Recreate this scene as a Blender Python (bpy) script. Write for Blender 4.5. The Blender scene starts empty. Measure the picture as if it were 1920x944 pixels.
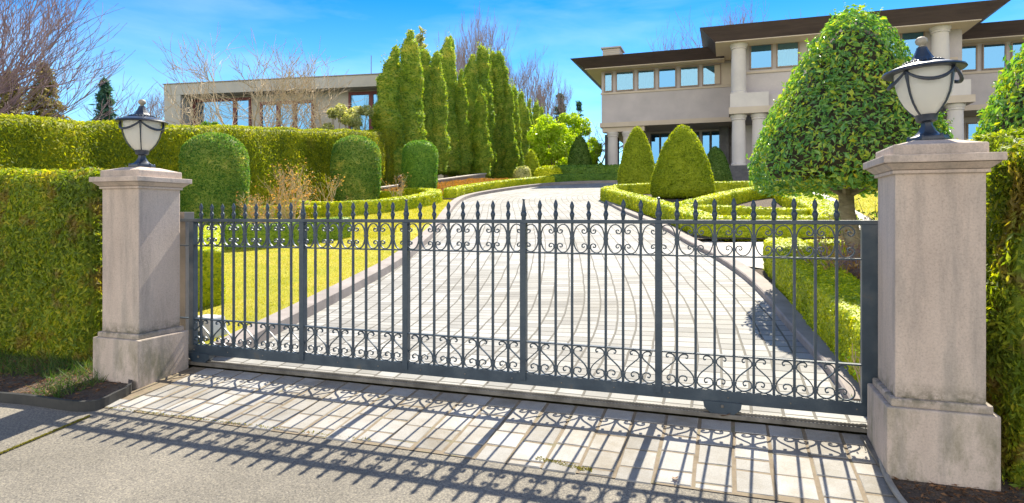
import bpy, bmesh, math, random
import numpy as np
from mathutils import Vector
from mathutils.geometry import tessellate_polygon

# ---------------------------------------------------------------- camera, light
scn = bpy.context.scene
COL = scn.collection
R = math.radians
F, CX, HY, H = 1169., 960., 404., 1.52
S_, C_ = .3272, .9449
cam_d = bpy.data.cameras.new('camera'); cam = bpy.data.objects.new('camera', cam_d); COL.objects.link(cam)
cam.location = (0, 0, H); cam.rotation_euler = (R(90), 0, math.asin(S_))
cam_d.sensor_width = 36; cam_d.lens = F/1920*36; cam_d.shift_y = -68/1920.
cam_d.clip_start = .05; cam_d.clip_end = 3000
scn.camera = cam

SUN_EL, SUN_AZ = 49.5, 3.0        # azimuth from +Y towards +X
world = bpy.data.worlds.new('World'); scn.world = world; world.use_nodes = True
wn, wl = world.node_tree.nodes, world.node_tree.links
wn.clear()
wo = wn.new('ShaderNodeOutputWorld'); bg = wn.new('ShaderNodeBackground')
sky = wn.new('ShaderNodeTexSky'); sky.sky_type = 'NISHITA'; sky.sun_disc = False
sky.sun_elevation = R(SUN_EL); sky.sun_rotation = R(SUN_AZ)
sky.air_density = 1.0; sky.dust_density = 0.0; sky.ozone_density = 3.0; sky.altitude = 0
tc = wn.new('ShaderNodeTexCoord'); mp = wn.new('ShaderNodeMapping'); mp.inputs['Scale'].default_value = (1.6, 1.6, 7.0)
mp.inputs['Rotation'].default_value = (0.12, -.1, .3)
nz = wn.new('ShaderNodeTexNoise'); nz.inputs['Scale'].default_value = 2.2; nz.inputs['Detail'].default_value = 7; nz.inputs['Roughness'].default_value = .55
nz.inputs['Distortion'].default_value = .25
rp = wn.new('ShaderNodeValToRGB'); rp.color_ramp.elements[0].position = .40; rp.color_ramp.elements[1].position = .9
rp.color_ramp.elements[1].color = (.22, .22, .22, 1)
tint = wn.new('ShaderNodeMix'); tint.data_type = 'RGBA'; tint.blend_type = 'MULTIPLY'; tint.inputs['Factor'].default_value = 1
tint.inputs[7].default_value = (.62, .95, 1.14, 1)
mx = wn.new('ShaderNodeMix'); mx.data_type = 'RGBA'; mx.inputs[7].default_value = (7.5, 8.0, 8.4, 1)
wl.new(tc.outputs['Generated'], mp.inputs['Vector']); wl.new(mp.outputs['Vector'], nz.inputs['Vector'])
wl.new(nz.outputs['Fac'], rp.inputs['Fac']); wl.new(sky.outputs['Color'], tint.inputs[6])
sxyz = wn.new('ShaderNodeSeparateXYZ'); wl.new(tc.outputs['Generated'], sxyz.inputs[0])
er = wn.new('ShaderNodeValToRGB')          # deeper blue with height above the horizon
for i, (p_, c_) in enumerate(((0, (.88, 1.0, 1.0)), (.13, (.50, .83, 1.0)), (.32, (.07, .50, .88)))):
    if i > 1: er.color_ramp.elements.new(.5)
    er.color_ramp.elements[i].position = p_; er.color_ramp.elements[i].color = (*c_, 1)
wl.new(sxyz.outputs['Z'], er.inputs['Fac']); wl.new(er.outputs['Color'], tint.inputs[7])
wl.new(tint.outputs[2], mx.inputs[6]); wl.new(rp.outputs['Color'], mx.inputs[0])
# warm bright band added to the unseen sky behind the viewer as fill light
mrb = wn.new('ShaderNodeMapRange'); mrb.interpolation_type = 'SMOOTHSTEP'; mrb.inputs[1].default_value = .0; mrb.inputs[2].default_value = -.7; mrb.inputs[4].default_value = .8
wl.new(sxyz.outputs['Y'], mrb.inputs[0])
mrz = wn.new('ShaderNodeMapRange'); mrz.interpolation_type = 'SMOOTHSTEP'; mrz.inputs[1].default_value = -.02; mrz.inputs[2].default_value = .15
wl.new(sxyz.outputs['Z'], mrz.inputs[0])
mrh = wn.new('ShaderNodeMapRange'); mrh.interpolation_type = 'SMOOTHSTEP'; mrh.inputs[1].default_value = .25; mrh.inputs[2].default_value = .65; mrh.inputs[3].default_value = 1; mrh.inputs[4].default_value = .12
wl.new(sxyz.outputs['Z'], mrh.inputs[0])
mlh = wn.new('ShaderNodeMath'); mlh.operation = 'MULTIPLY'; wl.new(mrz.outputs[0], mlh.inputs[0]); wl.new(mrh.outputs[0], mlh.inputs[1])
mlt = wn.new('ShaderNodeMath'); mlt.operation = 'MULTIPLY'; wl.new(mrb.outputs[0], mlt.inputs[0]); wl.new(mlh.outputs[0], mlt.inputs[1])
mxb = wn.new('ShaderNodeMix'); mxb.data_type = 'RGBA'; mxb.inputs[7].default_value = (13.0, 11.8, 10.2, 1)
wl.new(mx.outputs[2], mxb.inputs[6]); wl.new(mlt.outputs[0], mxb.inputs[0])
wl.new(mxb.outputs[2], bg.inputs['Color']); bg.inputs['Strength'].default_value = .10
wl.new(bg.outputs['Background'], wo.inputs['Surface'])

sun_d = bpy.data.lights.new('sun', 'SUN'); sun = bpy.data.objects.new('sun', sun_d); COL.objects.link(sun)
sun_d.energy = 5.0; sun_d.angle = R(.5); sun_d.color = (1, .92, .76)
sdir = Vector((math.sin(R(SUN_AZ))*math.cos(R(SUN_EL)), math.cos(R(SUN_AZ))*math.cos(R(SUN_EL)), math.sin(R(SUN_EL))))
sun.rotation_euler = sdir.to_track_quat('Z', 'Y').to_euler(); sun.location = (0, 0, 30)

scn.view_settings.view_transform = 'Standard'; scn.view_settings.look = 'None'
scn.view_settings.exposure = 1.2; scn.view_settings.gamma = 1
scn.cycles.max_bounces = 8; scn.cycles.transparent_max_bounces = 8; scn.cycles.use_denoising = True

# ---------------------------------------------------------------- terrain and picture-to-place helpers
def G(y):
    if y > 36.5: return .11*31.5-.04 + (y-36.5)*.012
    if y < 2.0: return -.11*3-.04 + (y-2.0)*.02
    return .11*(y-5.0)-.04
def W(x, y, zo=0.):
    r = (x-CX)/F; v = (HY-y)/F
    Z = (-.55-.04+zo-H)/(v-.11*(S_*r+C_))
    return (Z*(C_*r-S_), Z*(S_*r+C_))
def at(x, y, Y):
    r = (x-CX)/F; Z = Y/(S_*r+C_)
    return (Z*(C_*r-S_), Y, H+Z*(HY-y)/F)
def at_z(x, y, Z):          # at a forward distance
    r = (x-CX)/F
    return (Z*(C_*r-S_), Z*(S_*r+C_), H+Z*(HY-y)/F)
rng = np.random.default_rng(7); random.seed(7)

# ---------------------------------------------------------------- materials
def newmat(name):
    m = bpy.data.materials.new(name); m.use_nodes = True
    n, l = m.node_tree.nodes, m.node_tree.links
    return m, n, l, n['Principled BSDF']
def ramp(n, stops):
    r = n.new('ShaderNodeValToRGB'); e = r.color_ramp.elements
    while len(e) < len(stops): e.new(.5)
    for i, (p, c) in enumerate(stops):
        e[i].position = p; e[i].color = (*c, 1)
    return r
def noise(n, l, scale, detail=5, rough=.6, coord='Object', vec=None, sc=None):
    t = n.new('ShaderNodeTexNoise'); t.inputs['Scale'].default_value = scale; t.inputs['Detail'].default_value = detail; t.inputs['Roughness'].default_value = rough
    if vec is None:
        c = n.new('ShaderNodeTexCoord'); vec = c.outputs[coord]
    if sc:
        mp = n.new('ShaderNodeMapping'); mp.inputs['Scale'].default_value = sc; l.new(vec, mp.inputs['Vector']); vec = mp.outputs['Vector']
    l.new(vec, t.inputs['Vector']); return t
def bump(n, l, b, src, strength, dist, prev=None):
    bp = n.new('ShaderNodeBump'); bp.inputs['Strength'].default_value = strength; bp.inputs['Distance'].default_value = dist
    l.new(src, bp.inputs['Height'])
    if prev is not None: l.new(prev, bp.inputs['Normal'])
    l.new(bp.outputs['Normal'], b.inputs['Normal']); return bp.outputs['Normal']
def mixc(n, l, a, b, fac, mode='MIX'):
    m = n.new('ShaderNodeMix'); m.data_type = 'RGBA'; m.blend_type = mode
    for v, i in ((fac, 0), (a, 6), (b, 7)):
        if isinstance(v, (int, float)): m.inputs[i].default_value = v
        elif isinstance(v, tuple): m.inputs[i].default_value = (*v, 1)
        else: l.new(v, m.inputs[i])
    return m.outputs[2]
def surf(name, stops, scale=4, rough=.8, bs=.3, bd=.01, bscale=60, metal=0, spec=.5, sc=None, fine=None):
    m, n, l, b = newmat(name)
    t = noise(n, l, scale, 8, .62, sc=sc); r = ramp(n, stops); l.new(t.outputs['Fac'], r.inputs['Fac'])
    c = r.outputs['Color']
    if fine:
        t3 = noise(n, l, fine[0], 3, .7); r3 = ramp(n, [(.3, (fine[1],)*3), (.7, (fine[2],)*3)]); l.new(t3.outputs['Fac'], r3.inputs['Fac'])
        c = mixc(n, l, c, r3.outputs['Color'], 1., 'MULTIPLY')
    l.new(c, b.inputs['Base Color'])
    b.inputs['Roughness'].default_value = rough; b.inputs['Metallic'].default_value = metal; b.inputs['Specular IOR Level'].default_value = spec
    if bs:
        t2 = noise(n, l, bscale, 4, .7); bump(n, l, b, t2.outputs['Fac'], bs, bd)
    return m
def leafmat(name, stops, trans, tf=.35, rough=.5, patch=None, spec=.4, nscale=1.2):
    m, n, l, b = newmat(name)
    g = n.new('ShaderNodeNewGeometry'); t = noise(n, l, nscale, 5, .7)
    a = n.new('ShaderNodeMath'); a.operation = 'MULTIPLY_ADD'; a.inputs[1].default_value = .62
    l.new(g.outputs['Random Per Island'], a.inputs[0])
    s = n.new('ShaderNodeMath'); s.operation = 'MULTIPLY_ADD'; s.inputs[1].default_value = .9; s.inputs[2].default_value = -.26
    l.new(t.outputs['Fac'], s.inputs[0]); l.new(s.outputs[0], a.inputs[2])
    r = ramp(n, stops); l.new(a.outputs[0], r.inputs['Fac']); c = r.outputs['Color']
    if patch:
        t2 = noise(n, l, patch[1], 4, .6); r2 = ramp(n, [(patch[2], (0, 0, 0)), (patch[2]+.1, (patch[3],)*3)]); l.new(t2.outputs['Fac'], r2.inputs['Fac'])
        c = mixc(n, l, c, patch[0], r2.outputs['Color'])
    l.new(c, b.inputs['Base Color']); b.inputs['Roughness'].default_value = rough; b.inputs['Specular IOR Level'].default_value = spec
    tr = n.new('ShaderNodeBsdfTranslucent'); tc_ = mixc(n, l, c, trans, 1., 'MULTIPLY'); l.new(tc_, tr.inputs['Color'])
    ms = n.new('ShaderNodeMixShader'); ms.inputs[0].default_value = tf
    l.new(b.outputs[0], ms.inputs[1]); l.new(tr.outputs[0], ms.inputs[2]); l.new(ms.outputs[0], n['Material Output'].inputs['Surface'])
    return m

M = {}
M['iron'] = surf('painted_iron', [(.3, (.014, .030, .052)), (.5, (.028, .050, .076)), (.64, (.050, .072, .096)), (.72, (.085, .078, .066))], 5, .42, .3, .004, 90, 0, .6)
M['track'] = surf('track_steel', [(.35, (.10, .09, .075)), (.7, (.24, .22, .19))], 6, .6, .3, .004, 90)
M['lampmetal'] = surf('lamp_metal', [(.3, (.010, .018, .036)), (.7, (.030, .042, .065))], 20, .38, .3, .004, 140, 0, .6)
M['lampball'] = surf('lamp_ball', [(.3, (.22, .19, .14)), (.7, (.42, .38, .31))], 25, .6, .3, .004, 120)
m, n, l, b = newmat('frosted_glass'); M['frost'] = m
b.inputs['Base Color'].default_value = (.92, .91, .87, 1); b.inputs['Roughness'].default_value = .35
tr = n.new('ShaderNodeBsdfTranslucent'); tr.inputs['Color'].default_value = (.97, .95, .88, 1)
ms = n.new('ShaderNodeMixShader'); ms.inputs[0].default_value = .6
l.new(b.outputs[0], ms.inputs[1]); l.new(tr.outputs[0], ms.inputs[2]); l.new(ms.outputs[0], n['Material Output'].inputs['Surface'])

# pillar stone: cast stone with speckle, moss and grime streaks
m, n, l, b = newmat('cast_stone'); M['stone'] = m
t = noise(n, l, 1.6, 8, .65, sc=(1, 1, .35)); r = ramp(n, [(.3, (.42, .335, .28)), (.5, (.545, .445, .375)), (.7, (.63, .525, .445))]); l.new(t.outputs['Fac'], r.inputs['Fac'])
t2 = noise(n, l, 75, 4, .85); r2 = ramp(n, [(.30, (.72, .71, .70)), (.47, (.97, .97, .97)), (.70, (1.12, 1.11, 1.09))]); l.new(t2.outputs['Fac'], r2.inputs['Fac'])
c = mixc(n, l, r.outputs['Color'], r2.outputs['Color'], 1., 'MULTIPLY')
tcn = n.new('ShaderNodeTexCoord'); sx = n.new('ShaderNodeSeparateXYZ'); l.new(tcn.outputs['Object'], sx.inputs[0])
mr = n.new('ShaderNodeMapRange'); mr.inputs[1].default_value = .75; mr.inputs[2].default_value = -.05; l.new(sx.outputs['Z'], mr.inputs[0])
t3 = noise(n, l, 5, 6, .7, sc=(1, 1, .45)); r3 = ramp(n, [(.45, (0, 0, 0)), (.68, (1, 1, 1))]); l.new(t3.outputs['Fac'], r3.inputs['Fac'])
mm = n.new('ShaderNodeMath'); mm.operation = 'MULTIPLY'; l.new(mr.outputs[0], mm.inputs[0]); l.new(r3.outputs['Color'], mm.inputs[1])
c = mixc(n, l, c, (.16, .155, .085), mm.outputs[0])
ma = n.new('ShaderNodeMapRange'); ma.inputs[1].default_value = .33; ma.inputs[2].default_value = .40; l.new(sx.outputs['Z'], ma.inputs[0])
mb2 = n.new('ShaderNodeMapRange'); mb2.inputs[1].default_value = .50; mb2.inputs[2].default_value = .40; l.new(sx.outputs['Z'], mb2.inputs[0])
mq = n.new('ShaderNodeMath'); mq.operation = 'MULTIPLY'; l.new(ma.outputs[0], mq.inputs[0]); l.new(mb2.outputs[0], mq.inputs[1])
t6 = noise(n, l, 14, 5, .7); r6 = ramp(n, [(.40, (0, 0, 0)), (.6, (.85, .85, .85))]); l.new(t6.outputs['Fac'], r6.inputs['Fac'])
mq2 = n.new('ShaderNodeMath'); mq2.operation = 'MULTIPLY'; l.new(mq.outputs[0], mq2.inputs[0]); l.new(r6.outputs['Color'], mq2.inputs[1])
c = mixc(n, l, c, (.10, .095, .055), mq2.outputs[0])
t4 = noise(n, l, 2.4, 7, .72, sc=(2.4, 2.4, .3)); r4 = ramp(n, [(.48, (0, 0, 0)), (.72, (.6, .6, .6))]); l.new(t4.outputs['Fac'], r4.inputs['Fac'])
c = mixc(n, l, c, (.2, .19, .175), r4.outputs['Color'])
l.new(c, b.inputs['Base Color']); b.inputs['Roughness'].default_value = .9
nb = bump(n, l, b, t2.outputs['Fac'], .5, .004)
t5 = noise(n, l, 25, 5, .6); bump(n, l, b, t5.outputs['Fac'], .35, .006, nb)

# asphalt / street
m, n, l, b = newmat('street_concrete'); M['street'] = m
t = noise(n, l, 1.1, 8, .6); r = ramp(n, [(.3, (.135, .122, .10)), (.7, (.215, .195, .162))]); l.new(t.outputs['Fac'], r.inputs['Fac'])
t2 = noise(n, l, 70, 4, .85); r2 = ramp(n, [(.36, (.45, .45, .47)), (.5, (1, 1, 1)), (.64, (1.7, 1.65, 1.5))]); l.new(t2.outputs['Fac'], r2.inputs['Fac'])
c = mixc(n, l, r.outputs['Color'], r2.outputs['Color'], 1., 'MULTIPLY')
vo = n.new('ShaderNodeTexVoronoi'); vo.inputs['Scale'].default_value = 26; tcn = n.new('ShaderNodeTexCoord'); l.new(tcn.outputs['Object'], vo.inputs['Vector'])
rv = ramp(n, [(.0, (1, 1, 1)), (.12, (0, 0, 0))]); l.new(vo.outputs['Distance'], rv.inputs['Fac'])
c = mixc(n, l, c, (.46, .43, .38), rv.outputs['Color'])
l.new(c, b.inputs['Base Color']); b.inputs['Roughness'].default_value = .88
nb = bump(n, l, b, t2.outputs['Fac'], .6, .006); bump(n, l, b, vo.outputs['Distance'], .4, .004, nb)

# driveway setts on a swept strip (UV in metres)
m, n, l, b = newmat('driveway_setts'); M['setts'] = m
def mth(op, a, b_=None, c_=None):
    q = n.new('ShaderNodeMath'); q.operation = op
    for i, v in enumerate((a, b_, c_)):
        if v is None: continue
        if isinstance(v, (int, float)): q.inputs[i].default_value = v
        else: l.new(v, q.inputs[i])
    return q.outputs[0]
tcn = n.new('ShaderNodeTexCoord'); sx = n.new('ShaderNodeSeparateXYZ'); l.new(tcn.outputs['UV'], sx.inputs[0])
wob = noise(n, l, 1.3, 3, .5, 'UV')
u = mth('ADD', sx.outputs['X'], mth('MULTIPLY', mth('SUBTRACT', wob.outputs['Fac'], .5), .05))
uu = mth('DIVIDE', u, .225); cu = mth('FLOOR', uu); fu = mth('ABSOLUTE', mth('SUBTRACT', mth('FRACT', uu), .5))
w1 = n.new('ShaderNodeTexWhiteNoise'); w1.noise_dimensions = '1D'; l.new(cu, w1.inputs['W'])
vv = mth('ADD', mth('DIVIDE', sx.outputs['Y'], .155), mth('MULTIPLY', w1.outputs['Value'], .22))
cv = mth('FLOOR', vv); fv = mth('ABSOLUTE', mth('SUBTRACT', mth('FRACT', vv), .5))
ju = mth('SMOOTH_MIN', 1, 1, 0)
mu = n.new('ShaderNodeMapRange'); mu.interpolation_type = 'SMOOTHSTEP'; mu.inputs[1].default_value = .44; mu.inputs[2].default_value = .475; l.new(fu, mu.inputs[0])
mv = n.new('ShaderNodeMapRange'); mv.interpolation_type = 'SMOOTHSTEP'; mv.inputs[1].default_value = .425; mv.inputs[2].default_value = .465; l.new(fv, mv.inputs[0])
joint = mth('MAXIMUM', mu.outputs[0], mth('MULTIPLY', mv.outputs[0], .85))
cx = n.new('ShaderNodeCombineXYZ'); l.new(cu, cx.inputs[0]); l.new(cv, cx.inputs[1])
w2 = n.new('ShaderNodeTexWhiteNoise'); w2.noise_dimensions = '2D'; l.new(cx.outputs[0], w2.inputs['Vector'])
r = ramp(n, [(0, (.265, .26, .245)), (.5, (.345, .34, .32)), (1, (.42, .415, .395))]); l.new(w2.outputs['Value'], r.inputs['Fac'])
t = noise(n, l, .55, 6, .65); r2 = ramp(n, [(.32, (.70, .68, .64)), (.58, (1, 1, 1))]); l.new(t.outputs['Fac'], r2.inputs['Fac'])
t2 = noise(n, l, 90, 3, .8); r3 = ramp(n, [(.3, (.85, .85, .85)), (.7, (1.1, 1.1, 1.1))]); l.new(t2.outputs['Fac'], r3.inputs['Fac'])
c = mixc(n, l, mixc(n, l, r.outputs['Color'], r2.outputs['Color'], 1., 'MULTIPLY'), r3.outputs['Color'], 1., 'MULTIPLY')
lane = mth('ABSOLUTE', mth('SUBTRACT', mth('ABSOLUTE', mth('SUBTRACT', sx.outputs['X'], 19.7)), .85))
ml = n.new('ShaderNodeMapRange'); ml.interpolation_type = 'SMOOTHSTEP'; ml.inputs[1].default_value = .45; ml.inputs[2].default_value = .0; ml.inputs[4].default_value = .5; l.new(lane, ml.inputs[0])
ts = noise(n, l, 1.1, 6, .7, 'UV', sc=(3, .5, 1)); rs_ = ramp(n, [(.42, (0, 0, 0)), (.7, (1, 1, 1))]); l.new(ts.outputs['Fac'], rs_.inputs['Fac'])
c = mixc(n, l, c, (.20, .19, .16), mth('MULTIPLY', ml.outputs[0], rs_.outputs['Color']))
c = mixc(n, l, c, (.11, .10, .08), mth('MULTIPLY', joint, .95))
l.new(c, b.inputs['Base Color']); b.inputs['Roughness'].default_value = .85
inv = mth('SUBTRACT', 1, joint); nb = bump(n, l, b, inv, .7, .012); bump(n, l, b, t2.outputs['Fac'], .4, .004, nb)

# loose setts of the apron: tone per stone
m, n, l, b = newmat('apron_setts'); M['apron'] = m
g = n.new('ShaderNodeNewGeometry'); r = ramp(n, [(0, (.28, .27, .25)), (.5, (.36, .35, .33)), (1, (.43, .42, .40))]); l.new(g.outputs['Random Per Island'], r.inputs['Fac'])
t = noise(n, l, 1.6, 7, .7); r2 = ramp(n, [(.33, (.66, .60, .50)), (.6, (1, 1, 1))]); l.new(t.outputs['Fac'], r2.inputs['Fac'])
t2 = noise(n, l, 120, 3, .8); r3 = ramp(n, [(.3, (.8, .8, .8)), (.7, (1.12, 1.12, 1.12))]); l.new(t2.outputs['Fac'], r3.inputs['Fac'])
c = mixc(n, l, mixc(n, l, r.outputs['Color'], r2.outputs['Color'], 1., 'MULTIPLY'), r3.outputs['Color'], 1., 'MULTIPLY')
l.new(c, b.inputs['Base Color']); b.inputs['Roughness'].default_value = .85; bump(n, l, b, t2.outputs['Fac'], .6, .005)

M['sand'] = surf('joint_sand', [(.3, (.16, .125, .08)), (.55, (.24, .19, .13)), (.8, (.14, .15, .06))], 8, .95, .6, .01, 200)
M['kerb'] = surf('kerb_stone', [(.3, (.22, .19, .175)), (.7, (.34, .30, .28))], 3, .85, .4, .005, 90)
M['path'] = surf('path_stone', [(.3, (.42, .38, .33)), (.7, (.58, .53, .47))], 2, .85, .3, .004, 90)
M['soil'] = surf('soil', [(.3, (.05, .036, .026)), (.55, (.10, .072, .05)), (.8, (.17, .13, .095))], 14, .95, .9, .03, 60, fine=(90, .6, 1.5))
M['ground'] = surf('garden_ground', [(.35, (.07, .075, .025)), (.65, (.13, .12, .05))], 3, .95, .5, .02, 40)
M['lawn'] = surf('lawn_turf', [(.3, (.33, .36, .015)), (.48, (.48, .45, .025)), (.70, (.62, .50, .07))], 1.3, .9, .9, .03, 150, fine=(110, .6, 1.35))
M['rubber'] = surf('black_edging', [(.3, (.02, .022, .025)), (.7, (.05, .048, .045))], 9, .55, .2, .003, 60)
M['hose'] = surf('grey_hose', [(.3, (.22, .20, .17)), (.7, (.36, .33, .28))], 9, .6, .2, .003, 60)
M['stucco'] = surf('stucco', [(.3, (.42, .385, .40)), (.7, (.54, .49, .50))], .7, .92, .4, .01, 45, fine=(30, .9, 1.08))
M['column'] = surf('column_render', [(.3, (.53, .49, .48)), (.7, (.63, .585, .56))], 1.2, .9, .3, .008, 45)
M['trim'] = surf('cream_trim', [(.3, (.50, .42, .34)), (.7, (.58, .49, .40))], 1.2, .85, .2, .005, 45)
M['soffit'] = surf('soffit_cream', [(.3, (.78, .62, .44)), (.7, (.82, .66, .48))], 1, .8, .1, .003, 30)
M['fascia'] = surf('copper_fascia', [(.3, (.05, .034, .036)), (.7, (.09, .062, .06))], 1.5, .6, .3, .01, 30, sc=(.5, .5, 6))
M['slate'] = surf('slate_block', [(.3, (.07, .07, .08)), (.7, (.13, .125, .13))], 3, .8, .5, .01, 30)
M['frame'] = surf('window_frame', [(.3, (.25, .18, .15)), (.7, (.33, .25, .21))], 4, .7, 0)
M['darkframe'] = surf('dark_frame', [(.3, (.05, .05, .055)), (.7, (.09, .085, .09))], 4, .6, 0)
M['redframe'] = surf('red_frame', [(.3, (.11, .025, .03)), (.7, (.17, .045, .045))], 4, .6, 0)
M['curtain'] = surf('curtain', [(.3, (.62, .66, .66)), (.7, (.74, .78, .78))], 4, .9, 0)
M['darkroom'] = surf('dark_room', [(.3, (.03, .03, .035)), (.7, (.05, .05, .05))], 4, .9, 0)
M['concrete'] = surf('pale_concrete', [(.3, (.38, .375, .34)), (.7, (.46, .45, .41))], 1, .9, .2, .01, 30)
M['metalbox'] = surf('white_paint', [(.3, (.52, .52, .52)), (.7, (.66, .66, .64))], 5, .5, .1, .002, 80)
M['greymetal'] = surf('grey_paint', [(.3, (.17, .155, .14)), (.7, (.25, .23, .21))], 5, .5, .15, .002, 80)
M['rust'] = surf('rusty_metal', [(.3, (.16, .07, .04)), (.7, (.30, .15, .09))], 20, .8, .3, .002, 80)
def glassmat(name, tint_c, fac):
    m, n, l, b = newmat(name)
    gl = n.new('ShaderNodeBsdfGlossy'); gl.inputs['Roughness'].default_value = .02; gl.inputs['Color'].default_value = (*tint_c, 1)  # blue of the mirrored sky is put into the glossy tint
    tp = n.new('ShaderNodeBsdfTransparent'); tp.inputs['Color'].default_value = (.75, .85, .88, 1)
    ms = n.new('ShaderNodeMixShader'); ms.inputs[0].default_value = fac
    l.new(tp.outputs[0], ms.inputs[1]); l.new(gl.outputs[0], ms.inputs[2]); l.new(ms.outputs[0], n['Material Output'].inputs['Surface'])
    return m
M['glass'] = glassmat('window_glass', (.24, .46, .62), .5)
M['skytint'] = glassmat('sky_tinted_glass', (.12, .30, .50), .85)
M['bark'] = surf('tree_bark', [(.3, (.18, .14, .09)), (.55, (.32, .27, .18)), (.8, (.46, .42, .31))], 7, .9, .8, .02, 30, sc=(1, 1, 3))
M['twig'] = surf('bare_twigs', [(.3, (.20, .13, .15)), (.7, (.32, .23, .25))], 2, .85, 0)
M['coreshade'] = surf('crown_core_shade', [(.3, (.03, .024, .015)), (.7, (.07, .055, .03))], 14, .9, 0)  # solid crown core, shade between the laurel leaves put into its dark colour
M['twigpale'] = surf('pale_twigs', [(.3, (.42, .32, .20)), (.7, (.58, .47, .31))], 2, .85, 0)
M['twiggrey'] = surf('grey_twigs', [(.3, (.26, .20, .19)), (.7, (.38, .31, .30))], 2, .85, 0)

YT = (1.9, 1.85, .3)
M['thuja'] = leafmat('thuja_sprays', [(0.05, (0.074, 0.112, 0.014)), (0.4, (0.155, 0.231, 0.022)), (0.65, (0.293, 0.358, 0.024)), (0.95, (0.55, 0.461, 0.042))], YT, .42, .6, ((.30, .165, .065), 3.2, .54, .6))
M['thujafar'] = leafmat('tall_hedge_sprays', [(0.05, (0.06, 0.106, 0.01)), (0.4, (0.169, 0.225, 0.01)), (0.65, (0.362, 0.38, 0.013)), (0.95, (0.554, 0.499, 0.037))], YT, .45, .6, ((.20, .17, .07), .5, .62, .6), nscale=.9)
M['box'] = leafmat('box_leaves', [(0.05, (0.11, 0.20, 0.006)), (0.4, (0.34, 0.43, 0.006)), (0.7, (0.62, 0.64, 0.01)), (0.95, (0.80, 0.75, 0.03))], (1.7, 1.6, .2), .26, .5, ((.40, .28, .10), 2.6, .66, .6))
M['boxshade'] = leafmat('shaded_box_leaves', [(.05, (.05, .13, .006)), (.5, (.16, .29, .010)), (.95, (.36, .46, .03))], (1.7, 1.6, .2), .2)  # box leaves darkened, the shade on the hedge face is in the colour
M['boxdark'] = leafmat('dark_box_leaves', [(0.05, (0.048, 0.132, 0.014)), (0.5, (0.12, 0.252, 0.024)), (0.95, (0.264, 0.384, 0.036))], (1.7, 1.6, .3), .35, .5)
M['yew'] = leafmat('yew_needles', [(0.05, (0.04, 0.133, 0.018)), (0.5, (0.092, 0.247, 0.032)), (0.95, (0.291, 0.414, 0.055))], (1.9, 1.7, .6), .35, .6)
M['yewpale'] = leafmat('pale_yew_needles', [(0.05, (0.03, 0.114, 0.022)), (0.5, (0.085, 0.22, 0.036)), (0.8, (0.263, 0.339, 0.071)), (0.98, (0.65, 0.565, 0.178))], (1.9, 1.7, .7), .4, .6)
M['cone'] = leafmat('cone_needles', [(0.05, (0.094, 0.153, 0.009)), (0.5, (0.233, 0.316, 0.012)), (0.95, (0.395, 0.445, 0.023))], (1.8, 1.6, .3), .42, .6)
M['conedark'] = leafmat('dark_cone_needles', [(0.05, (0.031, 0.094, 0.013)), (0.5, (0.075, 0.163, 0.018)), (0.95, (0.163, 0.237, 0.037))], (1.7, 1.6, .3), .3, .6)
M['cypress'] = leafmat('cypress_sprays', [(0.05, (0.07, 0.157, 0.026)), (0.4, (0.156, 0.286, 0.036)), (0.7, (0.312, 0.415, 0.046)), (0.95, (0.593, 0.543, 0.104))], (1.9, 1.75, .45), .42, .6, nscale=1.0)
M['laurel'] = leafmat('laurel_leaves', [(0.02, (0.044, 0.121, 0.037)), (0.35, (0.111, 0.281, 0.078)), (0.62, (0.223, 0.39, 0.072)), (0.85, (0.487, 0.511, 0.042)), (0.98, (0.8, 0.564, 0.072))], (2.0, 1.9, .35), .32, .27, ((.13, .07, .045), 9, .68, .8), .55)
M['sunny'] = leafmat('yellow_shrub_leaves', [(0.05, (0.162, 0.336, 0.02)), (0.5, (0.432, 0.6, 0.02)), (0.95, (0.612, 0.744, 0.14))], (1.4, 1.3, .3), .45, .4)
M['magnolia'] = leafmat('pale_shrub_leaves', [(0.05, (0.125, 0.182, 0.052)), (0.5, (0.4, 0.429, 0.156)), (0.95, (0.75, 0.728, 0.468))], (1.5, 1.4, .6), .4, .45)
M['conifer'] = leafmat('blue_conifer_needles', [(.05, (.02, .08, .06)), (.5, (.05, .14, .10)), (.95, (.14, .24, .15))], (1.4, 1.5, .8), .25, .6)
M['brownconifer'] = leafmat('brownish_conifer_needles', [(.05, (.10, .11, .03)), (.5, (.26, .22, .08)), (.95, (.42, .34, .15))], (1.6, 1.4, .5), .3, .6)
M['grass'] = leafmat('grass_blades', [(0.05, (0.221, 0.238, 0.014)), (0.5, (0.426, 0.415, 0.023)), (0.95, (0.527, 0.476, 0.07))], (1.5, 1.4, .3), .4, .6)
M['weed'] = leafmat('weed_blades', [(.05, (.03, .07, .015)), (.5, (.06, .14, .02)), (.95, (.22, .20, .08))], (1.6, 1.5, .4), .35, .6)
M['heather'] = leafmat('rusty_groundcover_leaves', [(.05, (.17, .12, .02)), (.45, (.34, .22, .04)), (.75, (.42, .17, .04)), (.98, (.52, .38, .10))], (1.5, 1.2, .4), .35, .7)
M['rose'] = leafmat('red_bronze_leaves', [(.05, (.25, .13, .05)), (.5, (.46, .26, .09)), (.95, (.60, .45, .17))], (1.6, 1.4, .6), .4, .5)
M['deadleaf'] = leafmat('dead_leaf', [(.1, (.12, .05, .02)), (.9, (.30, .16, .07))], (1.3, 1, .5), .2, .7)
M['moss'] = leafmat('moss_tufts', [(.1, (.16, .16, .02)), (.9, (.36, .32, .06))], (1.3, 1.2, .4), .25, .8)

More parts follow.
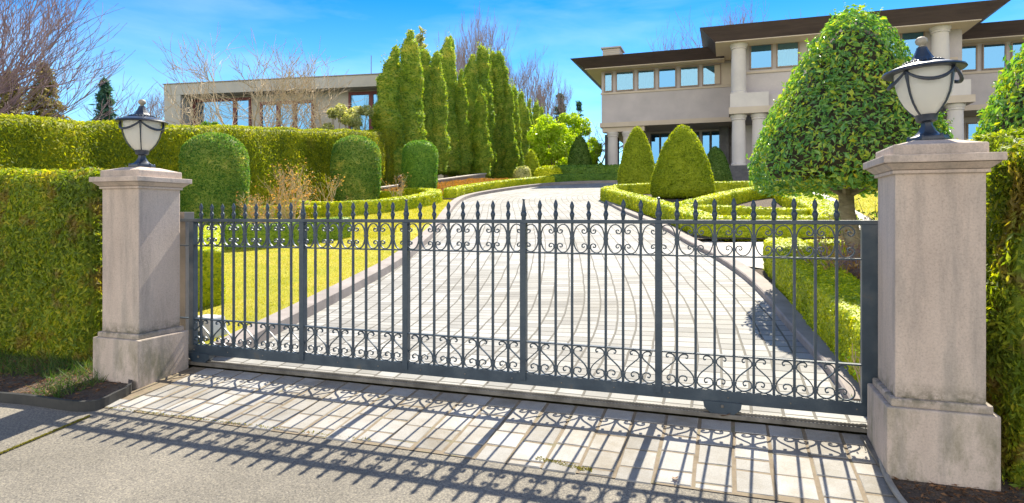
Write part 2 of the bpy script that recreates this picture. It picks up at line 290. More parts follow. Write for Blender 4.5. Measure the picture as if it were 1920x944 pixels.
# ---------------------------------------------------------------- mesh helpers
def tag(o, label=None, cat=None, group=None, kind=None):
    if label: o['label'] = label
    if cat: o['category'] = cat
    if group: o['group'] = group
    if kind: o['kind'] = kind
    return o
def thing(name, label, cat, loc=(0, 0, 0), group=None, rz=0):
    o = bpy.data.objects.new(name, None); COL.objects.link(o); o.location = loc; o.rotation_euler.z = rz
    o.empty_display_size = .2
    return tag(o, label, cat, group)
def link(name, me, parent=None, loc=None):
    o = bpy.data.objects.new(name, me); COL.objects.link(o)
    if parent: o.parent = parent
    if loc is not None: o.location = loc
    return o
def copy_tree(o, parent=None):
    c = o.copy(); COL.objects.link(c); c.parent = parent
    for ch in o.children: copy_tree(ch, c)
    return c
class MB:
    def __init__(s): s.v = []; s.f = []; s.mi = []; s.cur = 0
    def add(s, vs, fs):
        k = len(s.v); s.v += [tuple(p) for p in vs]; s.f += [tuple(i+k for i in f) for f in fs]; s.mi += [s.cur]*len(fs); return s
    def box(s, x0, x1, y0, y1, z0, z1):
        return s.add([(x0, y0, z0), (x1, y0, z0), (x1, y1, z0), (x0, y1, z0), (x0, y0, z1), (x1, y0, z1), (x1, y1, z1), (x0, y1, z1)],
                     [(0, 3, 2, 1), (4, 5, 6, 7), (0, 1, 5, 4), (1, 2, 6, 5), (2, 3, 7, 6), (3, 0, 4, 7)])
    def frustum(s, b0, b1, z0, z1):
        (x0, x1, y0, y1), (X0, X1, Y0, Y1) = b0, b1
        return s.add([(x0, y0, z0), (x1, y0, z0), (x1, y1, z0), (x0, y1, z0), (X0, Y0, z1), (X1, Y0, z1), (X1, Y1, z1), (X0, Y1, z1)],
                     [(0, 3, 2, 1), (4, 5, 6, 7), (0, 1, 5, 4), (1, 2, 6, 5), (2, 3, 7, 6), (3, 0, 4, 7)])
    def lathe(s, prof, n=24, c=(0, 0, 0), tilt=None):
        vs = []; fs = []
        for (r, z) in prof:
            for i in range(n):
                a = 2*math.pi*i/n; vs.append((c[0]+r*math.cos(a), c[1]+r*math.sin(a), c[2]+z))
        for j in range(len(prof)-1):
            for i in range(n):
                k = (i+1) % n; fs.append((j*n+i, j*n+k, (j+1)*n+k, (j+1)*n+i))
        fs.append(tuple(range(n-1, -1, -1))); fs.append(tuple((len(prof)-1)*n+i for i in range(n)))
        return s.add(vs, fs)
    def tube(s, pts, rad, n=6, caps=True):
        pts = [Vector(p) for p in pts]; rs = rad if hasattr(rad, '__len__') else [rad]*len(pts)
        vs = []; fs = []; up = Vector((.31, .17, .93)).normalized()
        for i, p in enumerate(pts):
            d = (pts[min(i+1, len(pts)-1)]-pts[max(i-1, 0)])
            d = d.normalized() if d.length > 1e-9 else Vector((0, 0, 1))
            a = d.cross(up)
            if a.length < .05: a = d.cross(Vector((1, 0, 0)))
            a.normalize(); b_ = d.cross(a)
            for k in range(n):
                t = 2*math.pi*k/n; vs.append(p+(a*math.cos(t)+b_*math.sin(t))*rs[i])
        for i in range(len(pts)-1):
            for k in range(n):
                q = (k+1) % n; fs.append((i*n+k, (i+1)*n+k, (i+1)*n+q, i*n+q))
        if caps and n > 2:
            fs.append(tuple(range(n))); fs.append(tuple((len(pts)-1)*n+k for k in range(n-1, -1, -1)))
        return s.add(vs, fs)
    def strip(s, pts, th, dp):          # flat bar bent in the XZ plane; th in plane, dp across
        n = len(pts); vs = []; fs = []
        for i, p in enumerate(pts):
            a = pts[max(i-1, 0)]; b_ = pts[min(i+1, n-1)]
            dx, dz = b_[0]-a[0], b_[1]-a[1]; L = math.hypot(dx, dz) or 1; nx, nz_ = -dz/L*th/2, dx/L*th/2
            for (sx_, sy) in ((1, -1), (1, 1), (-1, 1), (-1, -1)):
                vs.append((p[0]+nx*sx_, sy*dp/2, p[1]+nz_*sx_))
        for i in range(n-1):
            for k in range(4):
                q = (k+1) % 4; fs.append((i*4+k, (i+1)*4+k, (i+1)*4+q, i*4+q))
        fs.append((0, 1, 2, 3)); fs.append(((n-1)*4+3, (n-1)*4+2, (n-1)*4+1, (n-1)*4))
        return s.add(vs, fs)
    def mesh(s, name, mats, smooth=False, bevel=0):
        me = bpy.data.meshes.new(name); me.from_pydata(s.v, [], s.f)
        for m_ in (mats if isinstance(mats, (list, tuple)) else [mats]): me.materials.append(m_)
        if any(s.mi): me.polygons.foreach_set('material_index', s.mi)
        bm = bmesh.new(); bm.from_mesh(me)
        bmesh.ops.recalc_face_normals(bm, faces=bm.faces)
        if bevel: bmesh.ops.bevel(bm, geom=bm.edges[:], offset=bevel, segments=2, profile=.6, affect='EDGES', clamp_overlap=True)
        bm.to_mesh(me); bm.free()
        if smooth: me.polygons.foreach_set('use_smooth', [True]*len(me.polygons)); me.set_sharp_from_angle(angle=R(40))
        me.update(); return me
    def obj(s, name, mats, parent=None, loc=None, smooth=False, bevel=0):
        return link(name, s.mesh(name, mats, smooth, bevel), parent, loc)

def npmesh(name, V, faces, mats, smooth=()):
    """faces: list of (array (n,k), material index)"""
    me = bpy.data.meshes.new(name); V = np.asarray(V, np.float32); me.vertices.add(len(V)); me.vertices.foreach_set('co', V.ravel())
    tot = []; idx = []; mi = []; sm = []
    for A, k in faces:
        A = np.asarray(A, np.int32); idx.append(A.ravel()); tot.append(np.full(len(A), A.shape[1], np.int32)); mi.append(np.full(len(A), k, np.int32)); sm.append(np.full(len(A), k in smooth))
    idx = np.concatenate(idx); tot = np.concatenate(tot); start = np.concatenate([[0], np.cumsum(tot)[:-1]]).astype(np.int32)
    me.loops.add(len(idx)); me.loops.foreach_set('vertex_index', idx)
    me.polygons.add(len(tot)); me.polygons.foreach_set('loop_start', start); me.polygons.foreach_set('loop_total', tot)
    for m_ in mats: me.materials.append(m_)
    me.polygons.foreach_set('material_index', np.concatenate(mi)); me.polygons.foreach_set('use_smooth', np.concatenate(sm))
    me.update(calc_edges=True); me.validate(); return me
_K = rng.normal(size=(14, 3)); _P = rng.uniform(0, 6.28, 14); _K2 = rng.normal(size=(14, 3)); _P2 = rng.uniform(0, 6.28, 14)
def snoise(V, f, seed=0):
    V = np.asarray(V)*f + seed*3.7
    a = sum(np.sin(V@k+p+1.3*np.sin(V@k2+p2)) for k, p, k2, p2 in zip(_K[:7], _P[:7], _K2[:7], _P2[:7]))
    return a/4.
def norm(a): return a/np.maximum(np.linalg.norm(a, axis=-1, keepdims=True), 1e-9)
def tris(V, Q):
    if Q.shape[1] == 3: return Q
    return np.concatenate([Q[:, [0, 1, 2]], Q[:, [0, 2, 3]]])
def sample(V, Q, n):
    T = tris(V, Q); a, b_, c = V[T[:, 0]], V[T[:, 1]], V[T[:, 2]]
    cr = np.cross(b_-a, c-a); ar = np.linalg.norm(cr, axis=1); p = ar/ar.sum()
    k = rng.choice(len(T), n, p=p); r1 = np.sqrt(rng.random(n)); r2 = rng.random(n)
    P = a[k]*(1-r1)[:, None]+b_[k]*(r1*(1-r2))[:, None]+c[k]*(r1*r2)[:, None]
    return P, norm(cr[k])
def area(V, Q):
    T = tris(V, Q); return np.linalg.norm(np.cross(V[T[:, 1]]-V[T[:, 0]], V[T[:, 2]]-V[T[:, 0]]), axis=1).sum()/2
def outward(V, Q):
    T = tris(V, Q); a, b_, c = V[T[:, 0]], V[T[:, 1]], V[T[:, 2]]; cr = np.cross(b_-a, c-a); ce = (a+b_+c)/3
    return Q if (cr*(ce-V.mean(0))).sum() > 0 else Q[:, ::-1]
def leaves(P, N, size, asp=.5, up=.0, out=.5, depth=.0, jit=.6, fold=False, var=.35):
    """rhombus leaves: axis mixes a random tangent, the surface normal (out) and world up"""
    n = len(P); rd = norm(rng.normal(size=(n, 3)))
    ax = norm(norm(rd-N*(rd*N).sum(1, keepdims=True))*(1-abs(out)) + N*out + np.array([0, 0, 1.])*up + rd*.25)
    nn = norm(N + rng.normal(size=(n, 3))*jit); nn = norm(nn-ax*(nn*ax).sum(1, keepdims=True)); sd = np.cross(ax, nn)
    L = (size*(1+var*rng.normal(size=n)).clip(.4, 2))[:, None]; w = L*asp/2
    base = P+N*(rng.random((n, 1))-.45)*depth-ax*L*.3
    if fold:
        mid = base+ax*L*.45; V = np.stack([base, mid+sd*w+nn*w*.45, base+ax*L-nn*L*.12, mid-sd*w+nn*w*.45], 1).reshape(-1, 3)
        k = np.arange(n)[:, None]*4; return V, np.concatenate([k+[0, 1, 2], k+[0, 2, 3]])
    V = np.stack([base, base+ax*L*.5+sd*w+nn*w*.3, base+ax*L, base+ax*L*.5-sd*w+nn*w*.15], 1).reshape(-1, 3)
    return V, np.arange(n)[:, None]*4+np.array([[0, 1, 2, 3]])
def merge(parts):
    Vs = []; Fs = []; k = 0
    for V, fl in parts:
        for A, mi in fl: Fs.append((A+k, mi))
        Vs.append(V); k += len(V)
    return np.concatenate(Vs), Fs
def leafy(name, V, Q, n, size, mat, parent=None, core=True, coremat=None, loc=None, **kw):
    Q = outward(V, Q); P, N = sample(V, Q, n); LV, LF = leaves(P, N, size, **kw)
    parts = ([(V, [(Q, 1)])] if core else []) + [(LV, [(LF, 0)])]
    VV, FF = merge(parts); return link(name, npmesh(name, VV, FF, [mat, coremat or mat], smooth=(1,)), parent, loc)

def resample(pts, step):
    out = [np.array(pts[0], float)]
    for a, b_ in zip(pts[:-1], pts[1:]):
        a = np.array(a, float); b_ = np.array(b_, float); k = max(1, int(np.ceil(np.linalg.norm(b_-a)/step)))
        out += [a+(b_-a)*i/k for i in range(1, k+1)]
    return np.array(out)
def smoothpath(pts, it=2):
    p = [np.array(q, float) for q in pts]
    for _ in range(it):
        q = [p[0]]
        for a, b_ in zip(p[:-1], p[1:]): q += [a*.75+b_*.25, a*.25+b_*.75]
        p = q+[p[-1]]
    return p
def hedge_surface(path, width, h, step=.12, rc=.07, zf=None, amp=.025, freq=4, htop=None, z0=-.03, bulge=0., seed=0):
    c = resample(path, step); n = len(c); d = np.gradient(c, axis=0); d /= np.linalg.norm(d, axis=1, keepdims=True); nr = np.stack([d[:, 1], -d[:, 0]], 1)
    nh = max(4, int(h/step)); nw = max(3, int(width/step)); w2 = width/2
    prof = [(-w2-bulge*math.sin(math.pi*i/nh), z0+(h-rc-z0)*i/nh) for i in range(nh+1)]
    prof += [(-w2+rc*(1-math.cos(a)), h-rc+rc*math.sin(a)) for a in (R(30), R(60), R(90))]
    prof += [(-w2+rc+(width-2*rc)*i/nw, h) for i in range(1, nw)]
    prof += [(w2-rc*(1-math.cos(a)), h-rc+rc*math.sin(a)) for a in (R(90), R(60), R(30))]
    prof += [(w2+bulge*math.sin(math.pi*i/nh), z0+(h-rc-z0)*i/nh) for i in range(nh, -1, -1)]
    zf = zf or G; rows = []
    for i in range(-1, n+1):
        j = min(max(i, 0), n-1); sc = 0 if i in (-1, n) else 1; z = zf(c[j][1])
        rows.append([(c[j][0]+nr[j][0]*o*sc, c[j][1]+nr[j][1]*o*sc, z+q) for o, q in prof])
    V = np.array(rows); m_ = V.shape[1]; V = V.reshape(-1, 3)
    Q = np.array([[i*m_+k, (i+1)*m_+k, (i+1)*m_+k+1, i*m_+k+1] for i in range(n+1) for k in range(m_-1)])
    V = V+np.stack([snoise(V, freq, seed), snoise(V, freq, seed+1), snoise(V, freq, seed+2)*.7], 1)*amp
    return V, Q
def hedge(label, path, width, h, mat, dens, size, closed=False, cat='hedge', name='hedge', group=None, step=.12, core=None, zf=None, rc=.07, amp=.025, freq=4, bulge=0, seed=0, **kw):
    V, Q = hedge_surface(path, width, h, step, rc, zf, amp, freq, bulge=bulge, seed=seed)
    kw = dict(dict(asp=.6, out=.45, depth=size*.9, jit=.7, up=.1), **kw)
    o = leafy(name, V, Q, int(area(V, Q)*dens), size, mat, coremat=core, **kw)
    return tag(o, label, cat, group)
def revolve(prof, c, nseg=28, amp=.04, freq=2.2, seed=0, sq=0):
    pr = resample(prof, .15); a = np.arange(nseg)*2*math.pi/nseg
    rr = 1/np.maximum(np.abs(np.cos(a))**(2+sq)+np.abs(np.sin(a))**(2+sq), 1e-6)**(1/(2+sq))
    V = np.array([[(c[0]+r_*rr[i]*math.cos(a[i]), c[1]+r_*rr[i]*math.sin(a[i]), c[2]+z) for i in range(nseg)] for r_, z in pr]).reshape(-1, 3)
    Q = np.array([[j*nseg+i, j*nseg+(i+1) % nseg, (j+1)*nseg+(i+1) % nseg, (j+1)*nseg+i] for j in range(len(pr)-1) for i in range(nseg)])
    V = V+np.stack([snoise(V, freq, seed), snoise(V, freq, seed+1), snoise(V, freq, seed+2)*.6], 1)*amp
    return V, Q

def polysheet(name, poly, zo, mat, kind='structure', zf=G, thick=0, parent=None):
    """polygon draped on the slope, cut finely in Y where the slope bends"""
    bm = bmesh.new(); vs = [bm.verts.new((x, y, 0)) for x, y in poly]; bm.faces.new(vs)
    bmesh.ops.triangulate(bm, faces=bm.faces[:])
    ys = [p[1] for p in poly]
    for yc in (2.0, 36.5):
        if min(ys) < yc < max(ys): bmesh.ops.bisect_plane(bm, geom=bm.verts[:]+bm.edges[:]+bm.faces[:], plane_co=(0, yc, 0), plane_no=(0, 1, 0))
    for v in bm.verts: v.co.z = zf(v.co.y)+zo
    bmesh.ops.recalc_face_normals(bm, faces=bm.faces)
    for f in bm.faces:
        if f.normal.z < 0: f.normal_flip()
    if thick:
        e = bmesh.ops.extrude_face_region(bm, geom=bm.faces[:])
        for v in [g_ for g_ in e['geom'] if isinstance(g_, bmesh.types.BMVert)]: v.co.z -= thick
        bmesh.ops.recalc_face_normals(bm, faces=bm.faces)
    me = bpy.data.meshes.new(name); bm.to_mesh(me); bm.free(); me.materials.append(mat)
    o = link(name, me, parent)
    if kind: o['kind'] = kind
    return o

# ---------------------------------------------------------------- ground, street, drive
rowsY = [-60, -20, 0, 2.0, 3, 3.5, 3.97, 4.4, 5.0, 8, 12, 20, 30, 36.5, 60, 120, 400, 1500]
mb = MB(); xs = [-1500, -300, -60, -20, -6, 2, 12, 60, 300, 1500]
for y in rowsY:
    for x in xs: mb.v.append((x, y, G(y)-.055 if y > 3.9 else G(y)-.055))
for j in range(len(rowsY)-1):
    for i in range(len(xs)-1):
        k = j*len(xs)+i; mb.f.append((k, k+1, k+1+len(xs), k+len(xs))); mb.mi.append(0)
mb.obj('ground', M['ground'])['kind'] = 'structure'
polysheet('street', [(-60, -60), (60, -60), (60, 3.96), (-60, 3.96)], -.002, M['street'])

# swept driveway strip
ctr = smoothpath([(-2.1, 5.09), (-2.1, 6.8), (-2.3, 8.3), (-3.1, 11.5), (-4.1, 15), (-5.9, 20), (-7.6, 24.5), (-8.3, 27.5), (-7.6, 31), (-5, 33.2), (0, 33.8), (16, 34)], 3)
cc = resample(ctr, .25); dd = np.gradient(cc, axis=0); ds = np.linalg.norm(dd, axis=1); dd /= ds[:, None]; nn = np.stack([dd[:, 1], -dd[:, 0]], 1)
tt = np.concatenate([[0], np.cumsum(np.linalg.norm(np.diff(cc, axis=0), axis=1))]); us = np.linspace(-4.2, 3.6, 27)
V = []; UV = []
for i in range(len(cc)):
    for u_ in us:
        p = cc[i]+nn[i]*u_; V.append((p[0], max(p[1], 5.09), G(p[1]))); UV.append((u_+20, tt[i]))
nu = len(us); Q = np.array([[i*nu+k, i*nu+k+1, (i+1)*nu+k+1, (i+1)*nu+k] for i in range(len(cc)-1) for k in range(nu-1)])
me = npmesh('driveway', V, [(Q, 0)], [M['setts']]); uvl = me.uv_layers.new(name='UVMap'); UV = np.array(UV, np.float32)
li = np.empty(len(me.loops), np.int32); me.loops.foreach_get('vertex_index', li); uvl.data.foreach_set('uv', UV[li].ravel())
link('driveway', me)['kind'] = 'structure'

# apron of loose setts before the gate: sand bed + one mesh of stones
polysheet('joint_sand_bed', [(-6.1, 3.96), (1.06, 3.96), (1.04, 4.99), (-5.2, 4.99), (-5.24, 4.45), (-5.45, 4.15)], .003, M['sand'])
mb = MB(); x = -5.16; rr = random.Random(3)
cols_x = []
x = -5.98
while x < 1.0:
    w = .225+rr.uniform(-.006, .006); cols_x.append((x, w)); x += w+.016
for (x, w) in cols_x:
    y = 4.985; first = True
    while y > 3.99:
        L = .17 if first else rr.choice([.15, .21, .235, .24, .26])
        if first: first = False
        y0 = max(y-L, 3.965+rr.uniform(-.025, .02))
        if y0 < y-.04:
            xc = x+w/2; lim = -5.19 if y > 4.32 else (-5.19-(4.32-y0)*2.1)
            if xc-.06 > lim and xc < 1.0-(0 if y0 > 4.3 else -(0.05)):
                x0 = max(x, lim) if y > 4.3 else x; x1 = x+w
                j = [rr.uniform(-.004, .004) for _ in range(6)]; t = [.03+rr.uniform(-.003, .003) for _ in range(4)]; e = .007
                B = [(x0+j[0], y0+j[1]), (x1+j[2], y0+j[3]), (x1+j[2], y-j[4]), (x0+j[0], y-j[5])]
                T = [(B[0][0]+e, B[0][1]+e), (B[1][0]-e, B[1][1]+e), (B[2][0]-e, B[2][1]-e), (B[3][0]+e, B[3][1]-e)]
                vs = [(px, py, G(py)-.05) for px, py in B]+[(px, py, G(py)+t[i]-.012) for i, (px, py) in enumerate(B)]+[(px, py, G(py)+t[i]-.005) for i, (px, py) in enumerate(T)]
                fs = [(8, 9, 10, 11)]+[(i, (i+1) % 4, 4+(i+1) % 4, 4+i) for i in range(4)]+[(4+i, 4+(i+1) % 4, 8+(i+1) % 4, 8+i) for i in range(4)]
                mb.add(vs, fs)
        y = y0-.012
ap = mb.obj('driveway_apron', M['apron'], loc=(0, 0, -.018)); ap['kind'] = 'structure'

# steel track
mb = MB()
t = thing('gate_track', 'flat steel track with a raised rail lying across the drive under the sliding gate', 'track', (0, 5.03, 0))
MB().box(-6.6, 1.05, -.045, .05, -.02, .012).obj('bed', M['track'], t, bevel=.002)
MB().box(-6.6, 1.05, -.012, .012, .0125, .028).obj('rail', M['track'], t, bevel=.003)

# lawns, beds, path, kerbs
Lk_in = [(-5.0, 5.35), (-5.1, 6.0), (-5.22, 6.8), (-5.45, 8.3), (-5.83, 10.5), (-6.6, 13.0), (-7.6, 16), (-8.8, 19), (-10.3, 23), (-11.1, 25.6), (-11.35, 28), (-11.0, 31), (-10.5, 33.2), (-9.6, 35.2), (-8.0, 36.4), (-5.6, 36.9), (6, 37.0)]
Lk_in = [tuple(p) for p in smoothpath(Lk_in, 2)]
def offset(path, o):
    c = np.array(path, float); d = np.gradient(c, axis=0); d /= np.linalg.norm(d, axis=1, keepdims=True)
    return [tuple(p) for p in c+np.stack([d[:, 1], -d[:, 0]], 1)*o]
def kerb(name, label, inner, w, h, mat=None):
    outer = offset(inner, w); r1 = offset(inner, .015*np.sign(w)); mb = MB(); n_ = len(inner)
    for i in range(n_):
        for (p, z) in ((inner[i], -.06), (inner[i], h-.015), (r1[i], h), (outer[i], h), (outer[i], -.06)): mb.v.append((p[0], p[1], G(p[1])+z))
    for i in range(n_-1):
        for k in range(4):
            a = i*5+k; mb.f.append((a, a+5, a+6, a+1)); mb.mi.append(0)
    mb.f.append((0, 1, 2, 3, 4)); mb.f.append(tuple((n_-1)*5+k for k in range(5))); mb.mi += [0, 0]
    o = mb.obj(name, mat or M['kerb']); o['kind'] = 'structure'; return outer
Lk_out = kerb('kerb', None, Lk_in, -.27, .15)
lawn_poly = [p for p in Lk_out if p[1] < 24.5]+[(-14, 25), (-18.5, 25), (-18.5, 5.3), (-7.2, 5.3), (-5.6, 5.35)]
polysheet('lawn', lawn_poly, .11, M['lawn'], thick=.1)
bedL = [p for p in Lk_out if 24.2 < p[1]][:-1]+[(0, 44), (-30, 44), (-30, 25.0), (-12, 24.7)]
polysheet('planting_bed', bedL, .1, M['soil'])
Rk_in = [(.90, 5.45), (.86, 6.2), (.62, 7.7), (.34, 9.9), (-.23, 12.0), (-.53, 12.8), (-.94, 14), (-1.5, 16), (-2.85, 19.1), (-4.0, 22.3), (-4.6, 24.3), (-4.95, 25.7), (-4.7, 27), (-3.6, 27.9), (-1.5, 28.4), (8, 28.9)]
Rk_in = [tuple(p) for p in smoothpath(Rk_in, 2)]
ka = [p for p in Rk_in if p[1] < 11.0]; kb = [p for p in Rk_in if p[1] > 13.6]; km = [p for p in Rk_in if 10.9 < p[1] < 13.8]
kerb('kerb', None, Rk_in, .22, .085); ko = offset(kb, .22)
polysheet('planting_bed', offset(ka, .2)+[(5.0, 10.9), (5.0, 5.2), (1.2, 5.2)], .06, M['soil'])
polysheet('path', offset(km, .18)+[(1.0, 14.0), (6.4, 14.3), (6.4, 11.4), (.6, 10.95)], .03, M['path'])
polysheet('planting_bed', [p for p in ko if p[1] < 28]+[(8, 28.7), (3.4, 28), (3.0, 17), (2.5, 14.2), (-.6, 14.0)], .06, M['soil'])
polysheet('path', [(2.75, 14.2), (3.35, 14.2), (3.5, 29), (2.9, 29)], .075, M['path'])
polysheet('lawn', [(3.35, 14.2), (14, 14.2), (14, 27), (3.5, 27)], .08, M['lawn'])
polysheet('planting_bed', [(5.0, 5.2), (14, 5.2), (14, 11), (5, 11)], .03, M['ground'])

def blades(name, poly_fn, n, xr, yr, size, mat, zo, asp=.16, up=.8):
    X = rng.uniform(*xr, n*2); Y = rng.uniform(*yr, n*2); k = poly_fn(X, Y); X = X[k][:n]; Y = Y[k][:n]
    P = np.stack([X, Y, np.array([G(y) for y in Y])+zo], 1); N = np.tile([[0, 0, 1.]], (len(P), 1))
    ax = norm(rng.normal(size=(len(P), 3))*[.6, .6, .2]+[0, 0, up]); sd = norm(np.cross(ax, rng.normal(size=(len(P), 3))))
    L = (size*rng.uniform(.5, 1.3, len(P)))[:, None]
    V = np.stack([P-sd*L*asp/2, P+sd*L*asp/2, P+ax*L], 1).reshape(-1, 3); T = np.arange(len(P))[:, None]*3+np.array([[0, 1, 2]])
    return tag(link(name, npmesh(name, V, [(T, 0)], [mat])), kind='stuff')
lo = np.array([p for p in Lk_out if p[1] < 25])
def onlawn(X, Y): return X < np.interp(Y, lo[:, 1], lo[:, 0])-.03
g1 = blades('grass', onlawn, 120000, (-13, -5.3), (5.4, 14), .045, M['grass'], .10)
tag(g1, 'short yellow-green mown grass on the lawn left of the drive', 'grass')
g2 = blades('grass', onlawn, 60000, (-14, -8), (13, 24), .07, M['grass'], .10)
tag(g2, 'mown grass on the upper lawn beside the round topiaries', 'grass')
g3 = blades('grass', lambda X, Y: X > 3.4, 30000, (3.4, 9), (14.3, 26), .07, M['grass'], .075)
tag(g3, 'mown grass behind the clipped tree right of the gate', 'grass')

# ---------------------------------------------------------------- pillars and lamps
PW = .475
def pillar(x0, label, zb):
    t = thing('gate_pillar', label, 'gate pillar', (x0+PW/2, 4.42+PW/2, 0), 'stone gate pillars')
    h = PW/2
    MB().box(-h-.055, h+.055, -h-.055, h+.055, zb, .345).obj('plinth', M['stone'], t, bevel=.012)
    MB().box(-h-.028, h+.028, -h-.028, h+.028, .343, .395).obj('plinth_step', M['stone'], t, bevel=.014)
    MB().box(-h, h, -h, h, .393, 1.80).obj('shaft', M['stone'], t, bevel=.012)
    mb = MB()
    mb.box(-h-.018, h+.018, -h-.018, h+.018, 1.775, 1.797)
    mb.frustum((-h-.018, h+.018, -h-.018, h+.018), (-h-.062, h+.062, -h-.062, h+.062), 1.799, 1.838)
    mb.box(-h-.077, h+.077, -h-.077, h+.077, 1.84, 1.888)
    mb.obj('cornice', M['stone'], t, bevel=.006)
    mb = MB(); mb.box(-h-.012, h+.012, -h-.012, h+.012, 1.886, 1.957); mb.obj('cap', M['stone'], t, bevel=.012)
    mb = MB(); mb.frustum((-h, h, -h, h), (-.11, .11, -.11, .11), 1.955, 1.992); mb.obj('cap_slope', M['stone'], t, bevel=.006)
    return t
pillar(-5.27-PW, 'square stone pillar on the left, in front of the closed end of the gate beside the low cut hedge', -.3)
pillar(.977, 'square stone pillar on the right, nearest the viewer, at the latch end of the gate', -.3)

def lamp(x, y, z, label, tilt=(0, 0)):
    t = thing('gate_lamp', label, 'lamp', (x, y, z), 'urn lamps on the gate pillars')
    t.rotation_euler = (tilt[0], tilt[1], 0)
    mb = MB(); mb.lathe([(.118, 0), (.122, .012), (.115, .03), (.075, .045), (.052, .07), (.034, .105), (.032, .128)], 6)
    for k in range(6):
        a = k*math.pi/3; mb.lathe([(.011, .0), (.011, .036), (.006, .042)], 8, (.105*math.cos(a), .105*math.sin(a), 0))
    mb.obj('base', M['lampmetal'], t, smooth=True)
    MB().lathe([(.040, .126), (.058, .135), (.062, .16), (.070, .172), (.058, .176)], 28).obj('bowl_cup', M['lampmetal'], t, smooth=True)
    prof = [(.056, .172), (.085, .20), (.118, .245), (.143, .30), (.158, .36), (.165, .42), (.163, .455)]
    MB().lathe(prof, 36).obj('glass_bowl', M['frost'], t, smooth=True)
    MB().lathe([(.020, .19), (.020, .25), (.038, .27), (.042, .32), (.030, .35), (.002, .36)], 16).obj('bulb', M['metalbox'], t, smooth=True)
    for k in range(4):
        a = math.pi/4+k*math.pi/2; ca, sa = math.cos(a), math.sin(a)
        ri = [(.062, .168), (.094, .20), (.127, .245), (.152, .30), (.167, .36), (.175, .41), (.178, .452)]
        mb = MB(); vs = []; wd = [.010, .010, .010, .010, .012, .019, .022]
        for (r_, z_), w in zip(ri, wd):
            for (dr, s) in ((-.004, -1), (-.004, 1), (.006, 1), (.006, -1)):
                vs.append(((r_+dr)*ca-s*w/2*sa*1.0, (r_+dr)*sa+s*w/2*ca, z_))
        fs = [(i*4+q, i*4+(q+1) % 4, (i+1)*4+(q+1) % 4, (i+1)*4+q) for i in range(len(ri)-1) for q in range(4)]+[(0, 1, 2, 3), tuple(len(vs)-4+q for q in range(4))]
        mb.add(vs, fs); mb.obj('rib', M['lampmetal'], t)
        pts = []
        for i in range(13):
            f = i/12; aa = a+f*math.pi/2; sag = 4*f*(1-f); pts.append(((.186+.012*sag)*math.cos(aa), (.186+.012*sag)*math.sin(aa), .445-.075*sag))
        MB().tube(pts, [.007+.005*math.sin(math.pi*i/12) for i in range(13)], 8).obj('swag', M['lampmetal'], t, smooth=True)
    mb = MB(); mb.lathe([(.15, .452), (.225, .448), (.234, .455), (.228, .466), (.17, .487), (.105, .508), (.098, .516)], 40)
    for k in range(26):
        a = k*2*math.pi/26; mb.lathe([(.004, 0), (.013, .006), (.010, .014), (.001, .018)], 6, (.108*math.cos(a), .108*math.sin(a), .502))
    mb.obj('brim', M['lampmetal'], t, smooth=True)
    MB().lathe([(.098, .512), (.078, .524), (.060, .545), (.044, .575), (.033, .60), (.030, .612), (.020, .616)], 12).obj('crown_cone', M['lampmetal'], t)
    MB().lathe([(.016, .612), (.022, .618), (.014, .626), (.030, .637), (.036, .652), (.033, .667), (.020, .679), (.002, .684)], 20).obj('ball_finial', M['lampball'], t, smooth=True)
lamp(-5.27-PW/2, 4.42+PW/2, 1.99, 'black and frosted urn lamp standing upright on the left gate pillar')
lamp(.977+PW/2, 4.42+PW/2, 1.99, 'large black urn lamp with a slightly tilted brim on the right gate pillar', (R(-1.0), R(-3.0)))

# ---------------------------------------------------------------- the sliding gate
GX, GY, SP = -3.876, 5.03, .14
gate = thing('driveway_gate', 'closed sliding iron gate with spear tops and scrollwork between the two stone pillars', 'gate', (GX, GY, 0))
x0g, x1g = -9.95*SP, 34.9*SP
ZB0, ZB1, ZR2, ZR3, ZT = .088, .185, .45, 1.205, 1.452
MB().box(x0g-.35, x1g, -.02, .02, ZB0, ZB1).obj('bottom_rail', M['iron'], gate, bevel=.003)
for z in (ZR2, ZR3): MB().box(x0g-.35, x1g-.1, -.019, .019, z-.006, z+.006).obj('rail', M['iron'], gate, bevel=.0015)
MB().box(x0g-.35, x1g+.01, -.024, .024, ZT, ZT+.032).obj('top_rail', M['iron'], gate, bevel=.004)
MB().box(x0g, x0g+.06, -.03, .03, ZB1, ZT).obj('stile', M['iron'], gate, bevel=.003)
MB().box(x1g-.11, x1g, -.03, .03, ZB1, ZT).obj('stile', M['iron'], gate, bevel=.003)
